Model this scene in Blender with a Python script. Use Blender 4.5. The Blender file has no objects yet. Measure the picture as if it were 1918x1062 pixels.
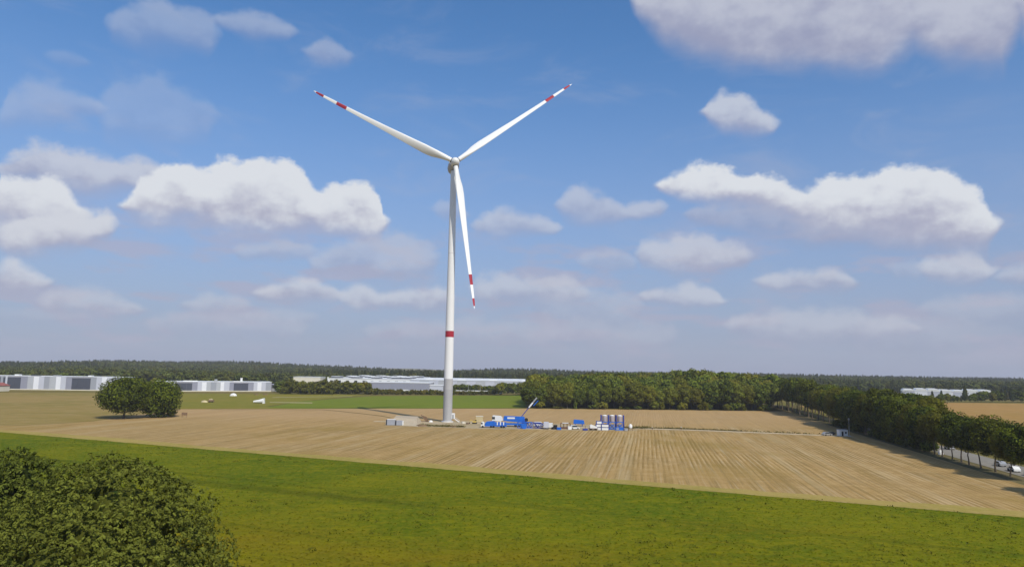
import bpy, bmesh, math, random
import numpy as np
from math import sin, cos, tan, atan, atan2, radians, degrees, pi, sqrt
from mathutils import Vector, Matrix

random.seed(7)
SC = bpy.context.scene
COL = SC.collection

# ------------------------------------------------------------------ camera
CAM_H = 28.0; FPX = 1340.0; PCX, PCY = 959.0, 531.0
PITCH = atan(161/1340); ROLL = 0.0151
_f = Vector((0, cos(PITCH), sin(PITCH)))
_r0 = Vector((1, 0, 0)); _u0 = _r0.cross(_f)
_r = _r0*cos(ROLL) + _u0*sin(ROLL)
_u = _u0*cos(ROLL) - _r0*sin(ROLL)
cd = bpy.data.cameras.new('camera'); cam = bpy.data.objects.new('camera', cd); COL.objects.link(cam)
cam.matrix_world = Matrix((( _r.x, _u.x, -_f.x, 0), (_r.y, _u.y, -_f.y, 0), (_r.z, _u.z, -_f.z, CAM_H), (0, 0, 0, 1)))
cd.sensor_width = 36; cd.lens = 36*FPX/1918; cd.clip_start = 0.5; cd.clip_end = 30000
SC.camera = cam

SC.view_settings.view_transform = 'Standard'; SC.view_settings.look = 'None'
SC.view_settings.gamma = 1; SC.view_settings.exposure = 0.0
SC.view_settings.use_curve_mapping = False
SC.cycles.max_bounces = 6; SC.cycles.diffuse_bounces = 3; SC.cycles.glossy_bounces = 2
SC.cycles.transmission_bounces = 4; SC.cycles.volume_bounces = 0; SC.cycles.transparent_max_bounces = 4

# ------------------------------------------------------------------ sun
SUN_AZ = radians(149)      # measured clockwise from +Y (into the picture): behind the camera, to the right
SUN_EL = radians(46)
sd = Vector((sin(SUN_AZ)*cos(SUN_EL), cos(SUN_AZ)*cos(SUN_EL), sin(SUN_EL)))
sl = bpy.data.lights.new('sun', 'SUN'); so = bpy.data.objects.new('sun', sl); COL.objects.link(so)
sl.energy = 4.0; sl.angle = radians(0.53); sl.color = (1.0, 0.91, 0.76)
so.rotation_euler = sd.to_track_quat('Z', 'Y').to_euler()

def pray(px, py):
    return (_r*((px-PCX)/FPX) + _u*((PCY-py)/FPX) + _f)
def gnd(px, py, z=0.0):
    d = pray(px, py); t = (z-CAM_H)/d.z
    return Vector((d.x*t, d.y*t, z))
def azel(px, py):
    d = pray(px, py).normalized()
    return degrees(atan2(d.x, d.y)), degrees(math.asin(d.z))
def zat(P, py):                      # height at which a vertical through P meets picture row py
    lo, hi = -5.0, 260.0
    for _ in range(50):
        m = (lo+hi)/2; d = Vector((P[0], P[1], m-CAM_H)); y = PCY - FPX*d.dot(_u)/d.dot(_f)
        if y > py: lo = m
        else: hi = m
    return lo

# ------------------------------------------------------------------ world: Nishita sky + cumulus
W = bpy.data.worlds.new('World'); SC.world = W; W.use_nodes = True
nt = W.node_tree; nt.nodes.clear(); N = nt.nodes; L = nt.links
class NB:
    """tiny node-building helper"""
    def __init__(s, tree): s.t = tree
    def new(s, typ, **kw):
        n = s.t.nodes.new(typ)
        for k, v in kw.items(): setattr(n, k, v)
        return n
    def put(s, sock, v):
        if isinstance(v, bpy.types.NodeSocket): s.t.links.new(v, sock)
        elif v is not None: sock.default_value = v
    def m(s, op, a, b=None, c=None, clamp=False):
        n = s.new('ShaderNodeMath', operation=op); n.use_clamp = clamp
        s.put(n.inputs[0], a)
        if b is not None: s.put(n.inputs[1], b)
        if c is not None: s.put(n.inputs[2], c)
        return n.outputs[0]
    def vm(s, op, a, b=None, c=None, out=0):
        n = s.new('ShaderNodeVectorMath', operation=op); s.put(n.inputs[0], a)
        if b is not None: s.put(n.inputs[1], b)
        if c is not None: s.put(n.inputs[2], c)
        return n.outputs[out]
    def ss(s, v, lo, hi, a=0.0, b=1.0):
        n = s.new('ShaderNodeMapRange', interpolation_type='SMOOTHSTEP')
        for i, x in enumerate((v, lo, hi, a, b)): s.put(n.inputs[i], x)
        return n.outputs[0]
    def lin(s, v, lo, hi, a=0.0, b=1.0):
        n = s.new('ShaderNodeMapRange')
        for i, x in enumerate((v, lo, hi, a, b)): s.put(n.inputs[i], x)
        return n.outputs[0]
    def mix(s, f, a, b, typ='MIX'):
        n = s.new('ShaderNodeMix', data_type='RGBA', blend_type=typ)
        s.put(n.inputs[0], f); s.put(n.inputs[6], a); s.put(n.inputs[7], b)
        return n.outputs[2]
    def noise(s, vec, scale, detail=4, rough=0.5, dist=0.0, dims='3D'):
        n = s.new('ShaderNodeTexNoise', noise_dimensions=dims)
        if vec is not None: s.put(n.inputs['Vector'], vec)
        n.inputs['Scale'].default_value = scale; n.inputs['Detail'].default_value = detail
        n.inputs['Roughness'].default_value = rough; n.inputs['Distortion'].default_value = dist
        return n.outputs[0]
    def xyz(s, x, y, z=0.0):
        n = s.new('ShaderNodeCombineXYZ'); s.put(n.inputs[0], x); s.put(n.inputs[1], y); s.put(n.inputs[2], z)
        return n.outputs[0]
    def sep(s, v):
        n = s.new('ShaderNodeSeparateXYZ'); s.put(n.inputs[0], v); return n.outputs

b = NB(nt)
tc = b.new('ShaderNodeTexCoord').outputs['Generated']
dirv = b.vm('NORMALIZE', tc)
dx, dy, dz = b.sep(dirv)
azn = b.m('MULTIPLY', b.m('ARCTAN2', dx, dy), 180/pi)
eln = b.m('MULTIPLY', b.m('ARCSINE', dz), 180/pi)
# the billows: a 3-D noise on the sphere of directions
wn = b.noise(dirv, 14, 5, 0.55)
wn2 = b.noise(b.vm('ADD', dirv, (3.1, 1.7, 0.3)), 14, 5, 0.55)
bill = b.noise(b.vm('MULTIPLY', dirv, (1, 1, 1.35)), 42, 6, 0.58)
vor = b.new('ShaderNodeTexVoronoi', feature='SMOOTH_F1'); b.put(vor.inputs['Vector'], b.vm('ADD', dirv, b.vm('MULTIPLY', b.xyz(wn, wn2, wn), (0.03, 0.03, 0.03))))
vor.inputs['Scale'].default_value = 26; vor.inputs['Smoothness'].default_value = 0.35
puff = b.m('SUBTRACT', 0.55, vor.outputs['Distance'])
lum = b.noise(b.vm('MULTIPLY', dirv, (1, 1, 1.6)), 17, 4, 0.5)
azw = b.m('MULTIPLY_ADD', b.m('SUBTRACT', wn, 0.5), 1.6, azn)
elw = b.m('MULTIPLY_ADD', b.m('SUBTRACT', wn2, 0.5), 1.3, eln)
AZ0 = 36.6
uu = b.m('DIVIDE', b.m('PINGPONG', b.m('ADD', azw, AZ0), 2*AZ0), 2*AZ0)      # cloud field repeats mirrored round the horizon
EL0, EL1 = -2.0, 40.0

def fcurve(pts, fac):
    n = b.new('ShaderNodeFloatCurve'); b.put(n.inputs[1], fac)
    c = n.mapping.curves[0]
    pts = sorted(pts)
    c.points[0].location = (0, pts[0][1]); c.points[1].location = (1, pts[-1][1])
    for x, y in pts:
        if 0.001 < x < 0.999: c.points.new(x, y)
    for p in c.points: p.handle_type = 'VECTOR'
    n.mapping.update()
    return n.outputs[0]

# each cloud: list of (px, top, bottom), strength, white-ness; clouds of one row do not overlap in bearing
ROWS = [
 # far, faint
 [([(-40,560,600),(60,575,602),(160,590,604)],.30,.35), ([(290,590,625),(430,578,632),(560,596,630)],.42,.38), ([(690,600,640),(820,590,645),(960,598,640),(1120,592,650),(1260,610,640)],.45,.36),
  ([(1600,592,655),(1760,585,652),(1950,600,650)],.45,.34)],
 [([(460,580,605),(520,572,606),(580,582,604)],.35,.45), ([(1010,540,600),(1100,530,604),(1190,552,600)],.4,.42), ([(1370,600,628),(1450,583,634),(1560,578,634),(1690,584,628),(1720,610,625)],.62,.5), ([(1730,560,600),(1820,545,604),(1940,560,604)],.4,.42)],
 [([(480,540,560),(530,522,562),(580,520,562),(625,540,560)],.75,.66), ([(636,545,565),(670,533,572),(720,546,572),(790,536,574),(840,540,574)],.7,.68),
  ([(895,520,560),(930,506,566),(990,512,566),(1060,512,564),(1090,535,562)],.66,.56), ([(1205,545,565),(1260,530,572),(1290,522,574),(1330,535,572),(1355,560,570)],.68,.62), ([(1425,515,540),(1480,500,544),(1560,499,542),(1600,520,540)],.68,.58), ([(1735,480,512),(1790,463,518),(1830,470,518),(1848,495,516)],.72,.66)],
 [([(-60,480,530),(20,474,538),(60,492,538),(92,518,536)],.78,.72), ([(95,540,578),(150,535,584),(210,548,588),(262,570,586)],.6,.5), ([(348,560,582),(400,547,588),(456,560,586)],.55,.48),
  ([(450,455,478),(510,446,482),(580,455,480)],.5,.4), ([(590,470,505),(680,440,512),(740,428,516),(805,455,508)],.55,.42), ([(1095,475,502),(1140,466,506),(1180,478,502)],.4,.45), ([(1200,460,492),(1270,437,502),(1330,438,504),(1395,450,500)],.7,.6), ([(1680,490,512),(1720,486,514)],.35,.45), ([(1875,505,528),(1918,494,534),(1990,505,534)],.55,.5)],
 [([(5,300,330),(40,280,348),(120,270,350),(175,285,350),(230,290,350),(292,300,340)],.8,.6), ([(580,90,108),(610,70,116),(655,100,122)],.35,.5), ([(820,380,408),(850,372,412),(868,392,408)],.4,.45), ([(895,405,430),(940,388,436),(990,398,438),(1045,415,434)],.6,.58), ([(1050,365,395),(1080,345,412),(1130,362,418),(1170,385,412),(1235,370,398)],.62,.55),
  ([(1320,200,215),(1350,172,240),(1390,180,246),(1445,215,242)],.72,.7), ([(1290,385,415),(1400,380,432),(1560,400,455),(1700,410,462),(1840,400,455)],.6,.22)],
 [([(235,375,395),(262,330,405),(300,300,412),(345,300,412),(375,312,420),(420,291,424),(480,287,428),(540,294,430),(570,320,430),(595,352,432),(645,343,434),(690,333,436),(714,355,436),(722,395,426)],1.0,1.0),
  ([(1240,335,352),(1275,315,364),(1320,298,372),(1360,305,376),(1400,318,392),(1450,328,400),(1500,342,416),(1560,324,428),(1620,318,436),(1675,300,444),(1730,304,452),(1775,320,458),(1810,345,460),(1840,370,455),(1856,400,440)],1.0,1.0)],
 [([(-80,330,420),(0,322,428),(90,325,430),(130,345,428),(150,372,420)],1.0,.97), ([(-60,405,455),(20,400,462),(110,392,464),(160,385,460),(205,398,448)],.9,.75), ([(215,20,62),(300,-8,84),(400,30,92)],.32,.6), ([(410,30,48),(470,12,66),(545,45,72)],.36,.6), ([(1195,-60,20),(1240,-90,70),(1340,-110,104),(1500,-120,112),(1640,-110,108),(1700,-100,70),(1760,-90,102),(1860,-90,115),(1980,-80,110),(2060,-60,80)],.95,.42)],
 [([(-80,180,225),(20,160,232),(110,150,222),(190,190,215)],.3,.5), ([(100,95,118),(140,92,124),(165,105,120)],.16,.5), ([(210,160,250),(300,140,262),(400,190,250)],.22,.5)],
]
sky = b.new('ShaderNodeTexSky', sky_type='NISHITA'); sky.sun_disc = False
sky.sun_elevation = SUN_EL; sky.sun_rotation = SUN_AZ; sky.altitude = 30; sky.air_density = 1.0; sky.dust_density = 1.0; sky.ozone_density = 2.4
S = 0.10
def C(r, g, bb): return (r/S, g/S, bb/S, 1)
# the deeper blue of a cleaner upper sky, whitish violet haze towards the horizon
col = b.mix(1.0, sky.outputs[0], (0.68, 1.12, 1.46, 1), 'MULTIPLY')
elf = b.ss(eln, 30.0, -3.0)
col = b.mix(b.m('MULTIPLY', b.m('POWER', elf, 1.35), 0.90), col, C(0.335, 0.350, 0.495))
# thin cirrus veil
ci = b.noise(b.vm('MULTIPLY', dirv, (2.2, 2.2, 7.0)), 2.6, 5, 0.6, 0.6)
col = b.mix(b.ss(ci, 0.48, 0.78, 0.0, 0.30), col, C(0.40, 0.44, 0.58))
CLOUDS = [c for row in ROWS for c in row]
CLOUDS = [([(x, t-(bt-t)*(.10 if w < .9 else .0), bt+(bt-t)*(.06 if w < .9 else .02)) for x, t, bt in p_], q, w) for p_, q, w in CLOUDS]
# pack: every cloud goes on the earliest row (far to near) where it keeps clear of the others in bearing
PACK = []
for c in CLOUDS:
    a0, a1 = c[0][0][0]-58, c[0][-1][0]+58
    lastr = -1
    for ri, rw in enumerate(PACK):
        if any(not (a1 < q[0][0][0]-12 or a0 > q[0][-1][0]+12) for q in rw): lastr = ri
    if lastr+1 < len(PACK): PACK[lastr+1].append(c)
    else: PACK.append([c])
# broken lavender cloud sheets low over the horizon
lw = b.noise(b.vm('MULTIPLY', dirv, (1, 1, 3.6)), 9.0, 6, 0.55, 0.2)
lwm = b.m('MULTIPLY', b.ss(lw, 0.48, 0.64, 0.0, 0.60), b.m('MULTIPLY', b.ss(eln, 14.0, 7.0), b.ss(eln, -0.5, 2.0)))
col = b.mix(lwm, col, C(0.430, 0.415, 0.54))
for row in PACK:
    T, B_, St, Wh = [], [], [], []
    ztop, zbot = None, None
    for pts, st, wh in row:
        cent = sum(p[2] for p in pts)/len(pts)
        for i, (px, tp, bt) in enumerate(pts):
            a, et = azel(px, tp); _, eb = azel(px, bt)
            u = (a+AZ0)/(2*AZ0)
            if not (-0.02 < u < 1.02): u = min(max(u, 0.0), 1.0)
            ntp, nbt = (et-EL0)/(EL1-EL0), (eb-EL0)/(EL1-EL0)
            if i == 0: St.append((u-0.012, 0.0)); T.append((u-0.012, (ntp+nbt)/2)); B_.append((u-0.012, (ntp+nbt)/2)); Wh.append((u-.012, wh))
            T.append((u, ntp)); B_.append((u, nbt)); St.append((u, st)); Wh.append((u, wh))
            if i == len(pts)-1: St.append((u+0.012, 0.0)); T.append((u+0.012, (ntp+nbt)/2)); B_.append((u+0.012, (ntp+nbt)/2)); Wh.append((u+.012, wh))
    cl = lambda P: [(min(max(x, 0), 1), y) for x, y in P]
    tt = b.m('MULTIPLY_ADD', fcurve(cl(T), uu), EL1-EL0, EL0)
    bb_ = b.m('MULTIPLY_ADD', fcurve(cl(B_), uu), EL1-EL0, EL0)
    ss_ = fcurve(cl(St), uu); wh_ = fcurve(cl(Wh), uu)
    nz = b.m('ADD', b.m('MULTIPLY', b.m('SUBTRACT', bill, 0.5), 2.2), b.m('MULTIPLY', puff, 0.9))
    thick = b.m('SUBTRACT', tt, bb_)
    amp = b.m('MULTIPLY', b.m('MINIMUM', b.m('MAXIMUM', thick, 0.2), 3.0), 0.29)
    dtop = b.m('MULTIPLY_ADD', nz, amp, b.m('SUBTRACT', tt, elw))
    dbot = b.m('MULTIPLY_ADD', b.m('SUBTRACT', lum, 0.5), b.m('MULTIPLY', amp, 2.2), b.m('SUBTRACT', elw, bb_))
    softt = b.lin(wh_, 0.4, 1.0, 1.15, 0.62)
    sfb = b.m('MINIMUM', b.m('MAXIMUM', b.m('MULTIPLY', thick, 0.34), 0.25), 1.35)
    al = b.m('MULTIPLY', b.ss(dtop, -0.12, b.m('MINIMUM', softt, b.m('MAXIMUM', b.m('MULTIPLY', thick, 0.4), 0.3))), b.ss(dbot, b.m('MULTIPLY', sfb, -1.0), sfb))
    al = b.m('MULTIPLY', al, b.m('MINIMUM', b.m('MULTIPLY', ss_, b.lin(wh_, .35, 1.0, .92, 1.2)), 1.0))
    v = b.m('DIVIDE', b.m('SUBTRACT', elw, bb_), b.m('MAXIMUM', thick, 0.5))
    sh = b.m('ADD', b.m('MULTIPLY', v, 1.25), b.m('ADD', b.m('MULTIPLY', b.m('SUBTRACT', bill, 0.5), 0.9), b.m('MULTIPLY', b.m('SUBTRACT', lum, 0.5), 1.5)))
    sh = b.ss(sh, -0.10, 0.85)
    dark = b.mix(wh_, C(0.31, 0.33, 0.47), C(0.40, 0.41, 0.54))
    lite = b.mix(wh_, C(0.41, 0.42, 0.54), C(0.72, 0.75, 0.80))
    col = b.mix(al, col, b.mix(sh, dark, lite))
# broken cumulus overhead, above what the picture shows
hi = b.noise(b.vm('ADD', dirv, (0, 0, 4)), 3.2, 6, 0.55)
him = b.m('MULTIPLY', b.ss(hi, 0.53, 0.60), b.ss(eln, 33.0, 40.0))
col = b.mix(him, col, C(0.50, 0.54, 0.64))
bg = b.new('ShaderNodeBackground'); bg.inputs[1].default_value = S; b.put(bg.inputs[0], col)
wo = b.new('ShaderNodeOutputWorld'); L.new(bg.outputs[0], wo.inputs[0])
W.cycles.sampling_method = 'MANUAL'; W.cycles.sample_map_resolution = 512

# ------------------------------------------------------------------ object helpers
def tag(o, label=None, cat=None, group=None, kind=None):
    if label: o['label'] = label
    if cat: o['category'] = cat
    if group: o['group'] = group
    if kind: o['kind'] = kind
    return o
def thing(name, label, cat, loc=(0, 0, 0), rz=0.0, group=None):
    o = bpy.data.objects.new(name, None); COL.objects.link(o); o.location = loc; o.rotation_euler = (0, 0, rz)
    o.empty_display_size = 0.5
    return tag(o, label, cat, group)
def link(name, me, mat=None, parent=None):
    if mat is not None and not me.materials: me.materials.append(mat)
    o = bpy.data.objects.new(name, me); COL.objects.link(o)
    if parent: o.parent = parent
    return o
def dup(root, loc, rz, label, group=None):
    def rec(o, par):
        c = o.copy(); COL.objects.link(c); c.parent = par
        for ch in list(o.children): rec(ch, c)
        return c
    r = rec(root, None); r.location = loc; r.rotation_euler = (0, 0, rz); r['label'] = label
    if group: r['group'] = group
    return r
class MB:
    def __init__(s): s.v = []; s.f = []; s.sm = []
    def add(s, vs, fs, smooth=False):
        k = len(s.v); s.v += [tuple(p) for p in vs]; s.f += [tuple(i+k for i in f) for f in fs]; s.sm += [smooth]*len(fs); return s
    def box(s, x0, x1, y0, y1, z0, z1, rot=0, c=(0, 0), tilt=None):
        vs = [Vector((x, y, z)) for z in (z0, z1) for y in (y0, y1) for x in (x0, x1)]
        if rot or tilt:
            M = Matrix.Rotation(rot, 4, 'Z')
            vs = [M @ v for v in vs]
        vs = [(v.x+c[0], v.y+c[1], v.z) for v in vs]
        return s.add(vs, [(0, 2, 3, 1), (4, 5, 7, 6), (0, 1, 5, 4), (2, 6, 7, 3), (0, 4, 6, 2), (1, 3, 7, 5)])
    def beam(s, a, b_, w, h=None):
        a, b_ = Vector(a), Vector(b_); h = h or w; d = (b_-a).normalized()
        up = Vector((0, 0, 1)) if abs(d.z) < .95 else Vector((1, 0, 0))
        r = d.cross(up).normalized()*w/2; u = r.cross(d).normalized()*h/2
        vs = [p+sx*r+sy*u for p in (a, b_) for sy in (-1, 1) for sx in (-1, 1)]
        return s.add(vs, [(0, 1, 3, 2), (4, 6, 7, 5), (0, 4, 5, 1), (2, 3, 7, 6), (0, 2, 6, 4), (1, 5, 7, 3)])
    def tube(s, pts, rad, n=10, caps=True):
        rings = []; base = len(s.v)
        for i, p in enumerate(pts):
            p = Vector(p); a = Vector(pts[max(i-1, 0)]); c = Vector(pts[min(i+1, len(pts)-1)]); d = (c-a).normalized()
            up = Vector((0, 0, 1)) if abs(d.z) < .9 else Vector((1, 0, 0))
            r = d.cross(up).normalized(); u = r.cross(d).normalized(); R = rad[i] if hasattr(rad, '__len__') else rad
            rings.append([p + R*(cos(2*pi*k/n)*r + sin(2*pi*k/n)*u) for k in range(n)])
        vs = [v for rg in rings for v in rg]; fs = []
        for i in range(len(pts)-1):
            for k in range(n):
                k2 = (k+1) % n; fs.append((i*n+k, i*n+k2, (i+1)*n+k2, (i+1)*n+k))
        s.add(vs, fs, True)
        if caps:
            s.add(rings[0], [tuple(range(n))[::-1]]); s.add(rings[-1], [tuple(range(n))])
        return s
    def prism(s, prof, y0, y1, axis='y'):
        n = len(prof); vs = [(x, y0, z) for x, z in prof]+[(x, y1, z) for x, z in prof]
        if axis == 'x': vs = [(y, x, z) for x, y, z in vs]
        fs = [tuple(range(n)), tuple(range(2*n-1, n-1, -1))]+[(i, i+n, (i+1) % n+n, (i+1) % n) for i in range(n)]
        return s.add(vs, fs)
    def mesh(s, name):
        me = bpy.data.meshes.new(name); me.from_pydata(s.v, [], s.f); me.polygons.foreach_set('use_smooth', s.sm)
        bm = bmesh.new(); bm.from_mesh(me); bmesh.ops.recalc_face_normals(bm, faces=bm.faces); bm.to_mesh(me); bm.free(); me.update(); return me
    def build(s, name, mat, parent=None): return link(name, s.mesh(name), mat, parent)

# ------------------------------------------------------------------ materials
def mat(name, col, rough=0.6, var=0.12, scale=0.6, metal=0.0, bump=0.0, spec=0.3, streak=None):
    m = bpy.data.materials.new(name); m.use_nodes = True; t = m.node_tree; B = NB(t); p = t.nodes['Principled BSDF']
    g = B.new('ShaderNodeTexCoord').outputs['Object']
    if streak: g = B.vm('MULTIPLY', g, streak)
    n = B.noise(g, scale, 5, 0.6)
    dk = tuple(c*(1-var*1.6) for c in col[:3])+(1,); lt = tuple(min(c*(1+var), 1) for c in col[:3])+(1,)
    B.put(p.inputs['Base Color'], B.mix(B.lin(n, 0.3, 0.7), dk, lt))
    B.put(p.inputs['Roughness'], B.lin(n, 0.3, 0.7, min(rough+.08, 1), max(rough-.08, 0)))
    p.inputs['Metallic'].default_value = metal; p.inputs['Specular IOR Level'].default_value = spec
    if bump:
        bn = B.new('ShaderNodeBump'); bn.inputs['Distance'].default_value = bump; B.put(bn.inputs['Height'], n); B.put(p.inputs['Normal'], bn.outputs[0])
    return m
M = {}
M['white'] = mat('white_paint', (.72, .73, .73), .45, .03, .15)
M['tower'] = mat('tower_white_paint', (.74, .75, .76), .4, .03, .12, streak=(1, 1, .15))
M['concrete_a'] = mat('pale_concrete', (.42, .42, .43), .8, .07, .3, streak=(1, 1, .2))
M['concrete_b'] = mat('grey_concrete', (.37, .37, .38), .8, .08, .3, streak=(1, 1, .2))
M['blade'] = mat('blade_gelcoat', (.80, .81, .81), .35, .02, .1)
M['red'] = mat('signal_red', (.36, .022, .04), .45, .08, .2)
M['darkgap'] = mat('dark_rubber', (.03, .03, .035), .7)
M['nacelle'] = mat('nacelle_grey', (.42, .42, .45), .5, .05, .2)
M['blue'] = mat('crane_blue', (.015, .13, .56), .4, .12, .8)
M['blue2'] = mat('deep_blue_steel', (.03, .055, .30), .45, .15, .8)
M['glass'] = mat('dark_glass', (.03, .04, .05), .12, .1, .5, spec=.6)
M['tyre'] = mat('tyre', (.02, .02, .02), .85)
M['steel'] = mat('galvanised_steel', (.38, .39, .40), .45, .1, 1, metal=.3)
M['rust'] = mat('brown_rusty_steel', (.16, .085, .06), .8, .2, 1)
M['yellow'] = mat('machine_yellow', (.62, .45, .10), .5, .1, 1)
M['sandbox'] = mat('sand_coloured_sheet', (.52, .44, .26), .6, .08, .5)
M['soil'] = mat('dark_soil', (.17, .11, .06), .95, .25, .8, bump=.1)
M['bark'] = mat('bark', (.11, .085, .06), .9, .25, 2.0, streak=(1, 1, .3), bump=.03)
M['palebark'] = mat('pale_bark', (.30, .27, .22), .9, .25, 2.0, streak=(1, 1, .3))
M['roofwhite'] = mat('white_roof_membrane', (.66, .68, .70), .6, .05, .05)
M['grey_wall'] = mat('grey_cladding', (.33, .33, .38), .55, .04, .1)
M['slate'] = mat('dark_cladding', (.070, .078, .105), .5, .06, .1)
M['cream'] = mat('cream_render', (.66, .62, .52), .7, .05, .2)
M['terracotta'] = mat('red_brown_roof_sheet', (.30, .10, .08), .8, .15, .4)
M['tank'] = mat('taupe_tank_paint', (.36, .31, .31), .6, .08, .8)
M['timber'] = mat('weathered_timber', (.20, .13, .08), .85, .2, 1)
CL = {k: mat('cladding_'+n, c, .5, .03, .1) for k, n, c in (
    ('m', 'mid_grey', (.27, .28, .35)), ('g', 'light_grey', (.42, .44, .48)), ('l', 'pale_grey', (.50, .52, .60)),
    ('w', 'off_white', (.74, .76, .82)), ('k', 'grey', (.31, .33, .38)))}
CL['d'] = M['slate']

def foliage(name, dark, light, olive, trans=0.0, rough=.6):
    m = bpy.data.materials.new(name); m.use_nodes = True; t = m.node_tree; B = NB(t); p = t.nodes['Principled BSDF']
    at = B.new('ShaderNodeAttribute', attribute_name='tint').outputs['Fac']
    oi = B.new('ShaderNodeObjectInfo').outputs['Random']
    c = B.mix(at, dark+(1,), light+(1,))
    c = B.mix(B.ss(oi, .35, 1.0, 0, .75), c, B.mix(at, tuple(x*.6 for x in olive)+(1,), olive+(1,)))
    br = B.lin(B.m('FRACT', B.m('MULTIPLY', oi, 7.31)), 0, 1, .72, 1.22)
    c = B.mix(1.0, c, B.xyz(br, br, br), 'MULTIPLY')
    B.put(p.inputs['Base Color'], c); p.inputs['Roughness'].default_value = max(rough, .7); p.inputs['Specular IOR Level'].default_value = .06
    if trans:
        tr = B.new('ShaderNodeBsdfTranslucent'); B.put(tr.inputs[0], B.mix(.6, c, light+(1,)))
        mx = B.new('ShaderNodeMixShader'); mx.inputs[0].default_value = trans
        t.links.new(p.outputs[0], mx.inputs[1]); t.links.new(tr.outputs[0], mx.inputs[2])
        t.links.new(mx.outputs[0], t.nodes['Material Output'].inputs[0])
    return m
F_NEAR = foliage('near_oak_leaves', (.020, .030, .004), (.180, .215, .032), (.190, .200, .032), .14, .5)
F_OAK = foliage('oak_leaves', (.018, .028, .003), (.135, .165, .014), (.140, .140, .014))
F_AV = foliage('avenue_leaves', (.014, .023, .003), (.120, .150, .011), (.135, .125, .010))
F_WOOD = foliage('woodland_leaves', (.026, .038, .005), (.165, .205, .024), (.195, .175, .018))
F_FAR = foliage('distant_woodland_leaves', (.030, .040, .010), (.125, .145, .030), (.115, .110, .026))
F_CON = foliage('conifer_needles', (.020, .030, .010), (.055, .068, .020), (.065, .068, .018))
F_HEDGE = foliage('hedge_leaves', (.050, .055, .006), (.135, .130, .016), (.190, .150, .018))

# ------------------------------------------------------------------ haze volume (air)
HZ = 4600.0
hm = MB().box(-HZ, HZ, -600, 7000, -3, 236).mesh('haze')
mm = bpy.data.materials.new('air_haze'); mm.use_nodes = True; mm.node_tree.nodes.clear()
pv = mm.node_tree.nodes.new('ShaderNodeVolumePrincipled'); pv.inputs['Density'].default_value = 0.000085
pv.inputs['Color'].default_value = (.90, .93, 1.0, 1); pv.inputs['Anisotropy'].default_value = 0.0
mo = mm.node_tree.nodes.new('ShaderNodeOutputMaterial'); mm.node_tree.links.new(pv.outputs[0], mo.inputs['Volume'])
mm.cycles.homogeneous_volume = True
tag(link('haze', hm, mm), 'thin blue summer haze over the plain', 'haze', kind='stuff')

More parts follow.
